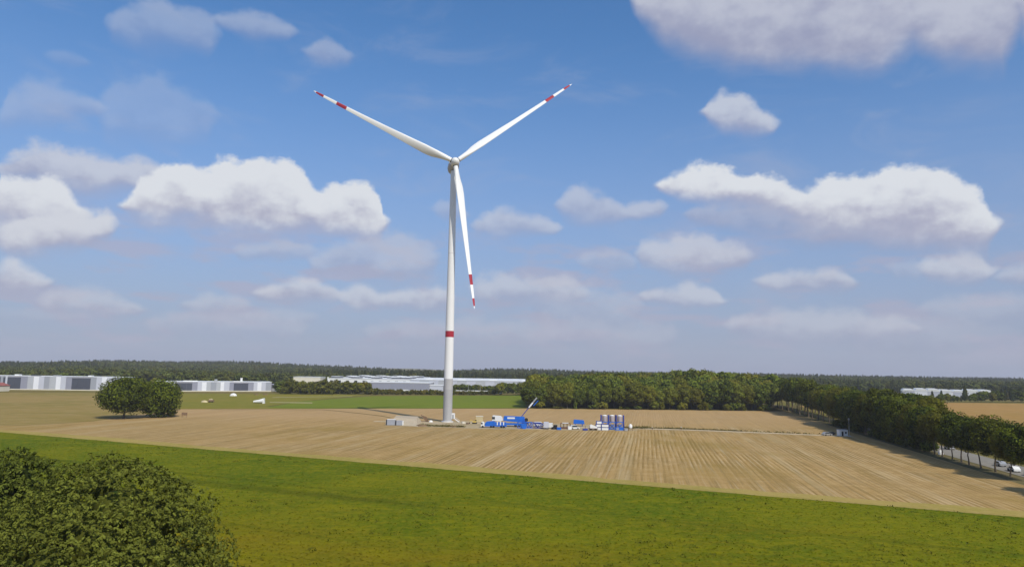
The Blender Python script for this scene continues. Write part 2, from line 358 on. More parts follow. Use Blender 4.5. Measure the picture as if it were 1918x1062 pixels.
# ------------------------------------------------------------------ ground
def terrain(x, y):
    d = sqrt((x*.55)**2+y*y)
    t = min(max((d-1150)/1500, 0), 1); t = t*t*(3-2*t)
    g = lambda cx, w: math.exp(-((x-cx)/w)**2)
    return t*(5.5 + 15*g(-900, 420)+8*g(-1350, 350) - 6*g(-330, 190)+4*g(60, 180)+1.5*sin(x*.0021+.8)+1.2*sin(x*.0067+2))
def groundmat(name, stops, big=.01, small=.25, bump=.05, fine=3.0, contrast=(.35, .65), rowdir=None, rows=None, patch=None, rough=.95, clump=None):
    """stops: three colours mixed by a large and a small noise; rows: (spacing, depth) lines along rowdir"""
    m = bpy.data.materials.new(name); m.use_nodes = True; t = m.node_tree; B = NB(t); p = t.nodes['Principled BSDF']
    P = B.new('ShaderNodeNewGeometry').outputs['Position']
    n1 = B.noise(P, big, 5, .55, .4); n2 = B.noise(P, small, 6, .65); n3 = B.noise(P, fine, 3, .6)
    c = B.mix(B.ss(n1, *contrast), stops[0]+(1,), stops[1]+(1,))
    c = B.mix(B.ss(n2, .40, .72, 0, .8), c, stops[2]+(1,))
    h = B.m('ADD', n2, B.m('MULTIPLY', n3, .5))
    if rowdir:
        rd = Vector(rowdir).normalized(); pr = Vector((rd.y, -rd.x, 0))
        s_ = B.vm('DOT_PRODUCT', P, tuple(pr), out=1); a_ = B.vm('DOT_PRODUCT', P, tuple(rd), out=1)
        for sp, lo, hi_, colr, amt in rows:
            w = B.noise(B.xyz(B.m('MULTIPLY', s_, 1/sp), B.m('MULTIPLY', a_, .012/sp*1.5), 0), 1.0, 2, .5)
            mk = B.ss(w, lo, hi_, 0, amt)
            mk = B.m('MULTIPLY', mk, B.ss(B.noise(P, .03, 3, .5), .3, .6, .25, 1.0))
            mk = B.m('MULTIPLY', mk, B.lin(n3, .3, .7, .6, 1.0))
            c = B.mix(mk, c, colr+(1,)); h = B.m('SUBTRACT', h, B.m('MULTIPLY', mk, .6))
        for sp, amt, cd_, ph in ((1.5, .62, (.195, .125, .030), 0.0), (1.5, .42, (.56, .42, .24), 2.6)):
            wob = B.noise(B.xyz(B.m('MULTIPLY', s_, .05), B.m('MULTIPLY', a_, .01), 0), 1.0, 2, .5)
            sn = B.m('SINE', B.m('ADD', B.m('MULTIPLY_ADD', wob, 5.0, B.m('MULTIPLY', s_, 2*pi/sp)), ph))
            brk = B.noise(B.xyz(B.m('MULTIPLY', s_, .9), B.m('MULTIPLY', a_, .045), 0), 1.0, 4, .6)
            reg = B.ss(B.noise(B.vm('ADD', P, (300, 40, 0)), .016, 3, .55), .40, .58, .22, 1.0)
            mk = B.m('MULTIPLY', B.m('MULTIPLY', B.ss(sn, .1, .85, 0, amt), B.ss(brk, .38, .60, .15, 1.0)), reg)
            c = B.mix(mk, c, cd_+(1,))
    if clump:
        n4 = B.noise(B.vm('MULTIPLY', P, (1, 1.0, 1)), clump, 5, .7)
        c = B.mix(B.ss(n4, .50, .34, 0, .55), c, B.mix(1.0, c, (.42, .50, .5, 1), 'MULTIPLY'))
        c = B.mix(B.ss(n4, .55, .70, 0, .5), c, B.mix(1.0, c, (1.35, 1.25, 1.2, 1), 'MULTIPLY'))
        h = B.m('ADD', h, B.m('MULTIPLY', n4, 2.0))
    if patch: c = patch(B, P, c)
    c = B.mix(B.lin(n3, .3, .7, 0, .35), c, B.mix(1.0, c, (.6, .58, .5, 1), 'MULTIPLY'))
    B.put(p.inputs['Base Color'], c); p.inputs['Roughness'].default_value = rough; p.inputs['Specular IOR Level'].default_value = .03
    bn = B.new('ShaderNodeBump'); bn.inputs['Distance'].default_value = bump; bn.inputs['Strength'].default_value = .6
    B.put(bn.inputs['Height'], h); B.put(p.inputs['Normal'], bn.outputs[0])
    return m
RD = (.187, .982, 0)           # drilling direction of the stubble rows and of the avenue

gm = bpy.data.meshes.new('ground'); nx, ny = 92, 78
xs = np.linspace(-4500, 4500, nx); ys = np.concatenate([np.linspace(-500, 900, 12), np.linspace(960, 6900, ny-12)])
vs = [(float(x), float(y), terrain(x, y)) for y in ys for x in xs]
fs = [(j*nx+i, j*nx+i+1, (j+1)*nx+i+1, (j+1)*nx+i) for j in range(ny-1) for i in range(nx-1)]
gm.from_pydata(vs, [], fs); gm.polygons.foreach_set('use_smooth', [True]*len(fs))
MG = groundmat('meadow', [(.17, .135, .040), (.135, .130, .030), (.21, .165, .060)], .012, .15)
tag(link('ground', gm, MG), 'flat dull green and straw coloured farmland', kind='structure')

def sheet(name, pts, z, m, label, kind='structure'):
    me = bpy.data.meshes.new(name); me.from_pydata([(p[0], p[1], z) for p in pts], [], [tuple(range(len(pts)))])
    if me.polygons[0].normal.z < 0: me.flip_normals()
    o = link(name, me, m); tag(o, label, kind=kind); return o
EA, EB = gnd(0, 809), gnd(1918, 969)          # the straight edge between crop and stubble
ed = (EB-EA).normalized(); en = Vector((-ed.y, ed.x, 0))      # en points away from the camera
if en.y < 0: en = -en
def row_x(y): return 142+.2*(y-208)           # left-hand row of the avenue
E0 = EA-ed*420; 
tt_ = (E0-EA).length
# where the edge meets the avenue
k = EA.copy(); 
while k.x < row_x(k.y)-4 and (k-EA).length < 700: k = k+ed
E1 = k; E2 = EA+ed*760
def crop_patch(B, P, c):
    g = B.vm('DOT_PRODUCT', B.vm('SUBTRACT', P, (-25, 100, 0)), (.25, .97, 0), out=1)
    n = B.noise(B.vm('MULTIPLY', P, (.5, 1.2, 1)), .035, 5, .6)
    near = B.ss(B.m('ADD', g, B.m('MULTIPLY', B.m('SUBTRACT', n, .5), -160)), 62, -35, 0, .74)
    c = B.mix(near, c, (.225, .150, .008, 1))
    w = B.noise(B.xyz(B.vm('DOT_PRODUCT', P, tuple(en), out=1), B.m('MULTIPLY', B.vm('DOT_PRODUCT', P, tuple(ed), out=1), .02), 0), .16, 3, .5)
    c = B.mix(B.ss(B.noise(B.vm('MULTIPLY', P, (.6, 1.5, 1)), .11, 6, .65), .52, .66, 0, .45), c, (.23, .215, .004, 1))
    return B.mix(B.ss(w, .58, .70, 0, .5), c, (.050, .070, .002, 1))
CROPC = [(.080, .125, .0035), (.148, .163, .004), (.210, .188, .006)]
MC = groundmat('green_crop', CROPC, .022, .5, .22, 2.5, patch=crop_patch, clump=.9)
sheet('crop_field', [E0-Vector((0, 400, 0)), Vector((500, -300, 0)), Vector((500, 0, 0)), E2, E1, E0], .03, MC, 'bright green crop field in the foreground')
FAR = [gnd(-700, 757), gnd(330, 765), gnd(985, 765), gnd(1450, 770), Vector((row_x(546)-2, 546, 0))]
def stub_patch(B, P, c):
    g = B.vm('DOT_PRODUCT', P, (0, 1, 0), out=1)
    q = B.noise(B.vm('MULTIPLY', P, (1, .55, 1)), .020, 6, .6)
    c = B.mix(B.ss(q, .50, .68, 0, .55), c, (.27, .185, .045, 1))
    return B.mix(B.ss(g, 330, 430, 0, .55), c, (.45, .30, .155, 1))
MS = groundmat('stubble', [(.385, .250, .092), (.345, .230, .095), (.46, .320, .145)], .012, .22, .10, 2.2,
               rowdir=RD, rows=[(1.15, .50, .60, (.195, .135, .050), .60), (5.0, .50, .60, (.22, .15, .045), .5), (8.0, .55, .65, (.50, .39, .22), .5), (.9, .56, .64, (.50, .41, .26), .40)], patch=stub_patch)
sheet('stubble_field', [E0, E1, Vector((row_x(300)-4, 300, 0)), FAR[4], FAR[3], FAR[2], FAR[1], FAR[0]], .03, MS, 'harvested straw coloured stubble field with drill rows')
MM_ = groundmat('field_margin', [(.35, .270, .080), (.30, .245, .060), (.40, .30, .11)], .05, .4, .05, 2.0)
_rm = random.Random(4); _n = 160
_a = [E0.lerp(E1, q/_n)+en*(.1+_rm.uniform(-.7, .5)) for q in range(_n+1)]; _b = [E0.lerp(E1, q/_n)+en*(7.2+1.0*sin(q*.21)+_rm.uniform(-1.0, 1.0)) for q in range(_n+1)]
sheet('field_margin', _a+_b[::-1], .06, MM_, 'pale grassy margin between the crop and the stubble')
sheet('avenue_verge', [Vector((row_x(60)-4, 60, 0)), Vector((row_x(60)+2.9, 60, 0)), Vector((row_x(700)+2.9, 700, 0)), Vector((row_x(700)-4, 700, 0))], .05,
      groundmat('verge', [(.15, .125, .06), (.12, .11, .045), (.20, .16, .09)], .05, .4, .05), 'dry grass verge under the avenue trees')
# left-hand fields
ML = groundmat('pasture', [(.285, .205, .070), (.215, .175, .045), (.33, .24, .10)], .010, .08, .05)
sheet('pasture', [gnd(-500, 792), gnd(40, 797), gnd(175, 789), gnd(255, 777), gnd(335, 766), gnd(330, 738), gnd(215, 736), gnd(-500, 734)], .09, ML, 'dry olive and tan pasture at the left')
MO = groundmat('olive_meadow', [(.205, .180, .025), (.175, .175, .024), (.25, .20, .045)], .012, .10, .05)
sheet('rough_meadow', [gnd(325, 766), gnd(330, 737), gnd(690, 739), gnd(560, 752), gnd(500, 761), gnd(560, 765.5)], .12, MO, 'olive meadow behind the lone oaks')
MGF = groundmat('far_green_crop', [(.150, .190, .018), (.135, .180, .016), (.175, .200, .024)], .01, .08, .05)
sheet('far_green_field', [gnd(500, 763.5), gnd(560, 752), gnd(700, 742), gnd(990, 740.5), gnd(982, 764.5), gnd(560, 765.3)], .15, MGF, 'bright green field behind the turbine')
MST = groundmat('mown_strip', [(.30, .27, .12), (.27, .26, .10), (.33, .28, .14)], .02, .1, .03)
for pp in ([(505, 752.5), (505, 754.5), (585, 756), (585, 753.5)], [(510, 743.7), (510, 744.9), (660, 743), (660, 741.9)]):
    sheet('mown_strip', [gnd(*q) for q in pp], .18, MST, 'pale mown strip across the meadow')
MR = groundmat('right_field', [(.35, .205, .065), (.31, .195, .055), (.40, .25, .10)], .010, .08, .05)
sheet('harvested_field', [Vector((row_x(225)+30, 225, 0)), Vector((900, 260, 0)), gnd(2600, 756), gnd(1918, 755.5), gnd(1700, 753), Vector((row_x(640)+26, 640, 0))], .03, MR, 'tan harvested field beyond the avenue')
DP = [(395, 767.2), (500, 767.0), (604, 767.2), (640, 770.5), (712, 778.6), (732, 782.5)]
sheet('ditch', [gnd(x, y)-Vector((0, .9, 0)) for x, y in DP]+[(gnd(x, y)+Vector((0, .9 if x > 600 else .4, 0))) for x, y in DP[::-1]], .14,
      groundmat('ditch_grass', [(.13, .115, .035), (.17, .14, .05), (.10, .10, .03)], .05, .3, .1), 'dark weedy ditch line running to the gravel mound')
# sandy track, working pad
MT = groundmat('sand', [(.50, .41, .28), (.45, .37, .25), (.55, .46, .33)], .05, .3, .03)
TR = [(700, 789), (800, 791.5), (880, 792.5), (1000, 798), (1100, 801), (1190, 802.6), (1300, 805.5), (1400, 809.5), (1500, 813.5), (1600, 818)]
up = [gnd(x, y) + Vector((0, 2.7, 0)) for x, y in TR]; lo = [gnd(x, y) - Vector((0, 2.7, 0)) for x, y in TR]
sheet('sand_track', lo+up[::-1], .09, MT, 'pale sandy track leading from the white cabin to the turbine')
sheet('working_pad', [gnd(722, 797), gnd(790, 799), gnd(905, 803), gnd(1110, 806.5), gnd(1200, 806), gnd(1110, 796), gnd(880, 788.5), gnd(722, 787)], .06,
      groundmat('pad', [(.40, .32, .20), (.34, .27, .155), (.45, .37, .25)], .05, .3, .06), 'levelled sandy working pad around the turbine')
# road beside the avenue
MRD = groundmat('road_surface', [(.25, .235, .215), (.22, .21, .19), (.29, .27, .24)], .05, .4, .01)
sheet('road', [Vector((row_x(y)+dx_, y, 0)) for y, dx_ in ((60, 3.2), (60, 15.5), (265, 15.5), (400, 13), (400, 4.5), (265, 3.5))], .09, MRD, 'light grey road running behind the avenue')

sheet('sandy_lane', [Vector((row_x(y)+dx_, y, 0)) for y, dx_ in ((400, 4.5), (400, 12), (700, 9), (700, 5))], .09, groundmat('lane', [(.33, .25, .12), (.28, .22, .10), (.38, .30, .16)], .05, .4, .02), 'dry sandy lane continuing the road along the far avenue')

# ------------------------------------------------------------------ foliage meshes
def sphere_np(c, r, nu=9, nv=6):
    th = np.linspace(0, pi, nv+1); ph = np.linspace(0, 2*pi, nu, endpoint=False)
    V = np.array([[c[0]+r[0]*sin(t)*cos(p), c[1]+r[1]*sin(t)*sin(p), c[2]+r[2]*cos(t)] for t in th for p in ph])
    Fq = [[i*nu+k, (i+1)*nu+k, (i+1)*nu+(k+1) % nu, i*nu+(k+1) % nu] for i in range(nv) for k in range(nu)]
    return V, np.array(Fq)
def leaves_mesh(name, C_, Nn, size, rng, aspect=.65, core=None, tint=None, fold=True):
    n = len(C_)
    rnd = rng.normal(size=(n, 3)); U = np.cross(Nn, rnd); U /= np.linalg.norm(U, axis=1)[:, None]+1e-9
    V = np.cross(Nn, U); V /= np.linalg.norm(V, axis=1)[:, None]+1e-9
    s = size*rng.uniform(.55, 1.35, n)[:, None]
    P = np.stack([C_-U*s*.5, C_+V*s*.5*aspect+Nn*s*.1, C_+U*s*.5, C_-V*s*.5*aspect+Nn*s*.1], 1).reshape(-1, 3)
    Q = np.arange(n*4).reshape(n, 4)
    if tint is None: tint = rng.uniform(0, 1, n)
    allV, allF, T = [P], [Q], [tint]; off = len(P)
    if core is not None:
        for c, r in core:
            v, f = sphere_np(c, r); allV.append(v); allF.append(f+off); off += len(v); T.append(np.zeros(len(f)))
    V_ = np.concatenate(allV); F_ = np.concatenate(allF); T = np.concatenate(T)
    me = bpy.data.meshes.new(name); me.vertices.add(len(V_)); me.vertices.foreach_set('co', V_.astype(np.float32).ravel())
    me.loops.add(len(F_)*4); me.loops.foreach_set('vertex_index', F_.astype(np.int32).ravel())
    me.polygons.add(len(F_)); me.polygons.foreach_set('loop_start', np.arange(0, len(F_)*4, 4, dtype=np.int32))
    a = me.attributes.new('tint', 'FLOAT', 'FACE'); a.data.foreach_set('value', T.astype(np.float32))
    me.update(calc_edges=True); return me
def crown(name, seed, H, R, base, nlobe=16, n=1500, leaf=.8, m=None, topheavy=0.0, corek=.78, rough=.45, aspect=.65, tuft=None, jag=.3, cone=0.0, boxy=.5):
    rng = np.random.default_rng(seed)
    rz = (H-base)/2; cz = (H+base)/2
    L_ = [((0, 0, cz), np.array([R*.62, R*.62, rz*.62]))]
    for i in range(nlobe):
        z = 1-2*(i+.5)/nlobe; z = z*.97; ph = i*2.39996+rng.uniform(-.4, .4); rr = max(1-z*z, 0)**boxy
        k_ = rng.uniform(.88, 1.12); lr = rng.uniform(.30, .48)
        d = 1-lr*.95
        cf = 1-cone*max(z, 0)
        c = (cos(ph)*rr*R*d*k_*cf, sin(ph)*rr*R*d*k_*cf, cz+z*rz*d*k_+topheavy*R*rr*.2)
        L_.append((c, np.array([R*lr, R*lr, min(R, rz*1.15)*lr*rng.uniform(.75, 1.0)])))
    w = np.array([l[1][0]**2 for l in L_]); w[0] *= .2; w /= w.sum()
    npt = int(n*1.8) if tuft is None else int(n/tuft*1.8)
    idx = rng.choice(len(L_), npt, p=w)
    D = rng.normal(size=(npt, 3)); D /= np.linalg.norm(D, axis=1)[:, None]
    C0 = np.array([l[0] for l in L_]); R0 = np.array([l[1] for l in L_])
    rad = rng.uniform(.84, 1.0+.10*jag/.3, npt)[:, None]
    P = C0[idx]+D*R0[idx]*rad
    keep = np.ones(npt, bool)
    for j in range(len(L_)):
        q = (P-C0[j])/R0[j]; keep &= ~(((q**2).sum(1) < .72) & (idx != j))
    keep &= P[:, 2] > max(base*.75, .15)
    P, D, idx = P[keep], D[keep], idx[keep]
    tl = rng.uniform(0, 1, len(L_))
    if tuft:
        P, D = P[:n//tuft], D[:n//tuft]
        n0 = len(P); rep = np.repeat(np.arange(n0), tuft)
        A = D+rng.normal(size=D.shape)*.45+np.array([0, 0, .35]); A /= np.linalg.norm(A, axis=1)[:, None]
        spread = rng.normal(size=(len(rep), 3)); spread -= (spread*A[rep]).sum(1)[:, None]*A[rep]; spread /= np.linalg.norm(spread, axis=1)[:, None]+1e-9
        Cc = P[rep]+spread*leaf*.42+A[rep]*leaf*rng.uniform(-.3, .5, len(rep))[:, None]
        Nn = A[rep]+spread*.55+rng.normal(size=(len(rep), 3))*.25
        tint = np.clip(rng.uniform(0, 1, n0)[rep]*.5+rng.uniform(0, .45, len(rep))+(tl[idx[:n0]][rep]-.5)*.5, 0, 1)
    else:
        P, D, idx = P[:n], D[:n], idx[:n]
        Cc = P; Nn = D+rng.normal(size=D.shape)*rough
        tint = np.clip(tl[idx]*.45+rng.uniform(0, .65, len(P)), 0, 1)
    Nn /= np.linalg.norm(Nn, axis=1)[:, None]+1e-9
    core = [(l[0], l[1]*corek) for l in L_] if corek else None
    me = leaves_mesh(name, Cc, Nn, leaf, rng, aspect, core, tint)
    if m: me.materials.append(m)
    return me
def conifer(name, seed, H, R, n=500, leaf=1.0, m=None, base=.12):
    rng = np.random.default_rng(seed); z = rng.uniform(base, 1, n)**.9; ph = rng.uniform(0, 2*pi, n)
    rr = R*(1-z)**.8*(1+.22*np.sin(z*38))*rng.uniform(.75, 1.1, n)+.12
    P = np.stack([np.cos(ph)*rr, np.sin(ph)*rr, z*H], 1); Nn = np.stack([np.cos(ph), np.sin(ph), .7+0*ph], 1)+rng.normal(size=(n, 3))*.35
    Nn /= np.linalg.norm(Nn, axis=1)[:, None]
    core = [((0, 0, H*.33), np.array([R*.6, R*.6, H*.22])), ((0, 0, H*.6), np.array([R*.34, R*.34, H*.24]))]
    me = leaves_mesh(name, P, Nn, leaf, rng, .6, core); me.materials.append(m); return me
def trunk(name, seed, H, r0, spread, top=.75, limbs=5, m=None, crook=.02, split=.35):
    rnd = random.Random(seed); mb = MB(); pts = [(0, 0, -.3)]; x = y = 0
    for i in range(1, 7):
        x += rnd.uniform(-1, 1)*H*crook; y += rnd.uniform(-1, 1)*H*crook; pts.append((x, y, H*top*i/6))
    mb.tube(pts, [r0*(1.35 if i == 0 else 1-.13*i) for i in range(7)], 8)
    for k_ in range(limbs):
        z0 = H*(split+(.65-split)*k_/limbs); f = z0/(H*top)*6; i0 = min(int(f), 5); p0 = Vector(pts[i0]).lerp(Vector(pts[i0+1]), f-i0)
        a = k_*2.4+rnd.uniform(-.5, .5); e = rnd.uniform(.55, .8)
        p2 = p0+Vector((cos(a)*spread*e, sin(a)*spread*e, H*rnd.uniform(.12, .24))); p1 = p0.lerp(p2, .5)+Vector((0, 0, -.03*H))
        mb.tube([p0, p1, p2], [r0*.45, r0*.3, r0*.12], 6)
    me = mb.mesh(name); me.materials.append(m or M['bark']); return me

def tree(name, label, cat, loc, rz, crown_me, trunk_me, sc=1.0, sz=None, group=None):
    t = thing(name, label, cat, loc, rz, group); s = sz or sc; t.scale = (sc, sc, s)
    link('trunk', trunk_me, None, t); link('crown', crown_me, None, t)
    return t

# near trees at the bottom left -------------------------------------
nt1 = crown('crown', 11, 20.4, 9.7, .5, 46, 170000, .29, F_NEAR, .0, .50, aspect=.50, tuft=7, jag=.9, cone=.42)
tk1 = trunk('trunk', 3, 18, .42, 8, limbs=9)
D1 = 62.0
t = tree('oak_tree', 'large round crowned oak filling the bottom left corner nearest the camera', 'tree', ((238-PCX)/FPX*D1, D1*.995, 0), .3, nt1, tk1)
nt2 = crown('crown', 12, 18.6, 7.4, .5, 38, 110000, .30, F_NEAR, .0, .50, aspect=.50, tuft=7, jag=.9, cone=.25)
t = tree('oak_tree', 'second oak cut by the left edge, behind the largest foreground oak', 'tree', ((30-PCX)/FPX*80, 80, 0), 1.4, nt2, trunk('trunk', 4, 17, .38, 6, limbs=8))
# two lone oaks in the field -----------------------------------------
lo_b = gnd(231, 784); lo_c = gnd(284, 782.5)
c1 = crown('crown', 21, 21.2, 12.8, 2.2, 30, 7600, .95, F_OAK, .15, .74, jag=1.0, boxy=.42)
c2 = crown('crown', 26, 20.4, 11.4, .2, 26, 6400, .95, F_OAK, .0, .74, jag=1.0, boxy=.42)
tree('oak_tree', 'broad lone oak in the left field, the left one of the touching pair', 'tree', (lo_b.x-.5, lo_b.y+1, 0), .2, c1, trunk('trunk', 5, 18, .55, 9, limbs=8, split=.15), 1, group='pair of lone oaks in the field')
tree('oak_tree', 'lone oak in the left field, the right one of the touching pair', 'tree', (lo_c.x+.5, lo_c.y+6, 0), 2.2, c2, trunk('trunk', 6, 18, .5, 8, limbs=8, split=.15), 1, group='pair of lone oaks in the field')
bsh = crown('crown', 23, 3.0, 2.0, .2, 8, 260, .55, F_HEDGE, 0, .7)
bst = trunk('trunk', 9, 2.6, .08, 1, limbs=3, split=.1)
p = gnd(322, 781); tree('bush', 'low dry bush at the right foot of the lone oak pair', 'bush', p, 0, bsh, bst, 1.3)

ORD = ['first', 'second', 'third', 'fourth', 'fifth', 'sixth', 'seventh', 'eighth', 'ninth', 'tenth', 'eleventh', 'twelfth', 'thirteenth', 'fourteenth', 'fifteenth',
       'sixteenth', 'seventeenth', 'eighteenth', 'nineteenth', 'twentieth', 'twenty-first', 'twenty-second', 'twenty-third', 'twenty-fourth', 'twenty-fifth', 'twenty-sixth',
       'twenty-seventh', 'twenty-eighth', 'twenty-ninth', 'thirtieth']
ORD += ['thirty-'+o for o in ORD[:9]] + ['fortieth'] + ['forty-'+o for o in ORD[:9]] + ['fiftieth'] + ['fifty-'+o for o in ORD[:9]] + ['sixtieth']

# avenue ---------------------------------------------------------------
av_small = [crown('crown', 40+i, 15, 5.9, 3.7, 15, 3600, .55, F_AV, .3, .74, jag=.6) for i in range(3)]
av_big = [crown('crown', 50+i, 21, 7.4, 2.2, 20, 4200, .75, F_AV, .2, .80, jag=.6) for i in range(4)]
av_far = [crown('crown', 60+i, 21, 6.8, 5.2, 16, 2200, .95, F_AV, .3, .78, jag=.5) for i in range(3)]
tr_s = [trunk('trunk', 70+i, 13, .24, 4, limbs=5, split=.42) for i in range(3)]
tr_b = [trunk('trunk', 75+i, 18, .38, 6, limbs=6) for i in range(2)]
rnd = random.Random(5)
y = 199.0; i = 0; na = 0
while y < 640:
    x = row_x(y)+rnd.uniform(-.5, .5)
    if y < 262: cm, tm, sp, s = av_small[i % 3], tr_s[i % 3], rnd.uniform(6.8, 9.4), rnd.uniform(.88, 1.12)
    elif y < 402: cm, tm, sp = av_big[i % 4], tr_b[i % 2], rnd.uniform(8.5, 10.5); s = .80+.28*min((y-262)/50, 1)+rnd.uniform(-.10, .06)
    else: cm, tm, sp, s = av_far[i % 3], tr_b[i % 2], rnd.uniform(11, 15), rnd.uniform(.85, 1.0)+(.24 if y > 465 else 0)
    if y < 262:
        lab = '%s small bare trunked avenue tree counted from the right edge' % ORD[i]
    else:
        lab = '%s avenue tree on the field side, counted from the right edge' % ORD[i]
    tree('avenue_tree', lab, 'tree', (x, y, 0), rnd.uniform(0, 6), cm, tm, s, group='avenue trees on the field side'); y += sp; i += 1
y = 306.0; i = 0
while y < 640:
    x = row_x(y)+15.5+rnd.uniform(-1, 1)
    if y < 402: cm, tm, sp, s = av_big[(i+1) % 4], tr_b[i % 2], rnd.uniform(9, 11), rnd.uniform(.9, 1.03)
    else: cm, tm, sp, s = av_far[(i+1) % 3], tr_b[i % 2], rnd.uniform(11, 13), rnd.uniform(.9, 1.1)
    tree('avenue_tree', '%s tree of the far row across the road, counted from the near end' % ORD[i], 'tree', (x, y, 0), rnd.uniform(0, 6), cm, tm, s, group='avenue trees across the road'); y += sp; i += 1
# understorey bushes in the dense part
ub = [crown('crown', 80+i, 4.4, 3.0, .2, 9, 900, .55, F_AV, 0, .78, jag=.5) for i in range(3)]
i = 0
for k_, y in enumerate(np.arange(268, 392, 5.6)):
    if 330 < y < 352: dxx = 5.5
    else: dxx = rnd.uniform(-2.5, .5)
    tree('bush', 'dark %s understorey bush beneath the dense avenue, counted from its near end' % ORD[i], 'bush', (row_x(y)+dxx, y, 0), rnd.uniform(0, 6), ub[i % 3], bst, rnd.uniform(.85, 1.25), group='bushes under the dense part of the avenue'); i += 1
# bushes along the far side of the road, near end
for i, y in enumerate((200, 207, 216, 226, 235, 246, 256)):
    tree('bush', '%s green roadside bush seen between the avenue trunks, counted from the right' % ORD[i], 'bush', (row_x(y)+21+rnd.uniform(-1, 1.5), y, 0), rnd.uniform(0, 6), ub[i % 3], bst, rnd.uniform(.5, .85), group='bushes beyond the road')

# wood behind the stubble field ---------------------------------------
wd = [crown('crown', 100+i, 20, 7.4+.6*(i % 3), 2.0+1.4*(i % 2), 17, 1500, 1.25, F_WOOD, .2, .86, jag=.5) for i in range(6)]
wt = [trunk('trunk', 110, 17, .28, 4, m=M['bark']), trunk('trunk', 111, 17, .24, 4, m=M['palebark'])]
def front_y(x): return 531+(x-11)*.085 if x < 198 else 547
hts = lambda x: 17.0+1.5*sin(x*.09)+ (5.5 if x > 120 else 0)*min(max((x-120)/40, 0), 1) + (2.0 if 60 < x < 95 else 0)
i = 0
for r_ in range(3):
    x = 14.0+r_*3
    rr_ = 0
    while x < 203:
        h = hts(x)+r_*2.6+rnd.uniform(-3.2, 2.6); s = h/20
        rowname = ('front', 'middle', 'third')[r_]
        tree('woodland_tree', '%s tree in the %s row of the wood edge, from the left' % (ORD[rr_], rowname), 'tree', (x, front_y(x)+3+r_*9+rnd.uniform(-1.5, 1.5), 0), rnd.uniform(0, 6),
             wd[i % 6], wt[1 if (rr_ in (2, 3, 5, 13)) else 0], s*rnd.uniform(.88, 1.04), s, group='trees along the edge of the wood'); i += 1; rr_ += 1
        x += rnd.uniform(7.6, 11.5)
x = 22.0; i = 0
eb = [crown('crown', 120+i, 4.2, 3.0, .1, 8, 420, .75, F_WOOD, 0, .78, jag=.5) for i in range(3)]
while x < 196:
    tree('bush', '%s bush at the foot of the wood, counted from the left end' % ORD[i], 'bush', (x, front_y(x)-1.2+rnd.uniform(-.6, .8), 0), rnd.uniform(0, 6), eb[i % 3], bst, rnd.uniform(.45, 1.5), rnd.uniform(.4, 1.7), group='bushes at the foot of the wood'); i += 1
    x += rnd.choice((2.6, 3.5, 5, 8, 13))

# ------------------------------------------------------------------ masses of trees, instanced on points
def hidden_collection(name, meshes):
    c = bpy.data.collections.new(name)
    for me in meshes: c.objects.link(bpy.data.objects.new('tree_source', me))
    return c
def scatter(name, pts, rot, scl, coll, label, cat, tilt=None):
    me = bpy.data.meshes.new(name); n = len(pts); me.vertices.add(n); me.vertices.foreach_set('co', np.asarray(pts, np.float32).ravel())
    a = me.attributes.new('rot', 'FLOAT_VECTOR', 'POINT'); a.data.foreach_set('vector', np.asarray(rot, np.float32).ravel())
    a = me.attributes.new('scl', 'FLOAT_VECTOR', 'POINT'); a.data.foreach_set('vector', np.asarray(scl, np.float32).ravel())
    o = bpy.data.objects.new(name, me); COL.objects.link(o)
    g = bpy.data.node_groups.new(name, 'GeometryNodeTree')
    g.interface.new_socket('Geometry', in_out='INPUT', socket_type='NodeSocketGeometry'); g.interface.new_socket('Geometry', in_out='OUTPUT', socket_type='NodeSocketGeometry')
    gi = g.nodes.new('NodeGroupInput'); go = g.nodes.new('NodeGroupOutput'); ip = g.nodes.new('GeometryNodeInstanceOnPoints')
    ci = g.nodes.new('GeometryNodeCollectionInfo'); ci.inputs[0].default_value = coll; ci.inputs[1].default_value = True; ci.inputs[2].default_value = True
    ip.inputs['Pick Instance'].default_value = True
    for nm, sk in (('rot', 'Rotation'), ('scl', 'Scale')):
        na_ = g.nodes.new('GeometryNodeInputNamedAttribute'); na_.data_type = 'FLOAT_VECTOR'; na_.inputs[0].default_value = nm
        g.links.new(na_.outputs[0], ip.inputs[sk])
    g.links.new(gi.outputs[0], ip.inputs['Points']); g.links.new(ci.outputs[0], ip.inputs['Instance']); g.links.new(ip.outputs[0], go.inputs[0])
    mod = o.modifiers.new('instances', 'NODES'); mod.node_group = g
    tag(o, label, cat, kind='stuff'); return o
rng = np.random.default_rng(3)
def jitter_grid(x0, x1, y0, y1, sp, keep):
    out = []
    for yy in np.arange(y0, y1, sp):
        for xx in np.arange(x0, x1, sp):
            q = (xx+rng.uniform(-.45, .45)*sp, yy+rng.uniform(-.45, .45)*sp)
            if keep(*q): out.append(q)
    return out
wood_src = hidden_collection('wood_sources', [crown('crown', 130+i, 20, 7.4, 4, 14, 800, 1.5, F_WOOD, .2, .86, jag=.5) for i in range(5)])
def in_wood(x, y):
    return x > 14+(y-530)*.06 and x < row_x(y)-4 and y > front_y(x)+28
pts = jitter_grid(10, 320, 555, 960, 10.5, in_wood)
P3 = [(x, y, terrain(x, y)) for x, y in pts]
S3 = [(s*rng.uniform(.9, 1.1), s*rng.uniform(.9, 1.1), s*rng.uniform(.92, 1.12)) for s in ((hts(min(x, 200))+5.0-(3.0 if y > 700 else 0))/20 for x, y in pts)]
R3 = [(0, 0, rng.uniform(0, 6.28)) for _ in pts]
scatter('woodland', P3, R3, S3, wood_src, 'dense mass of the broadleaf wood behind its front rows', 'woodland')

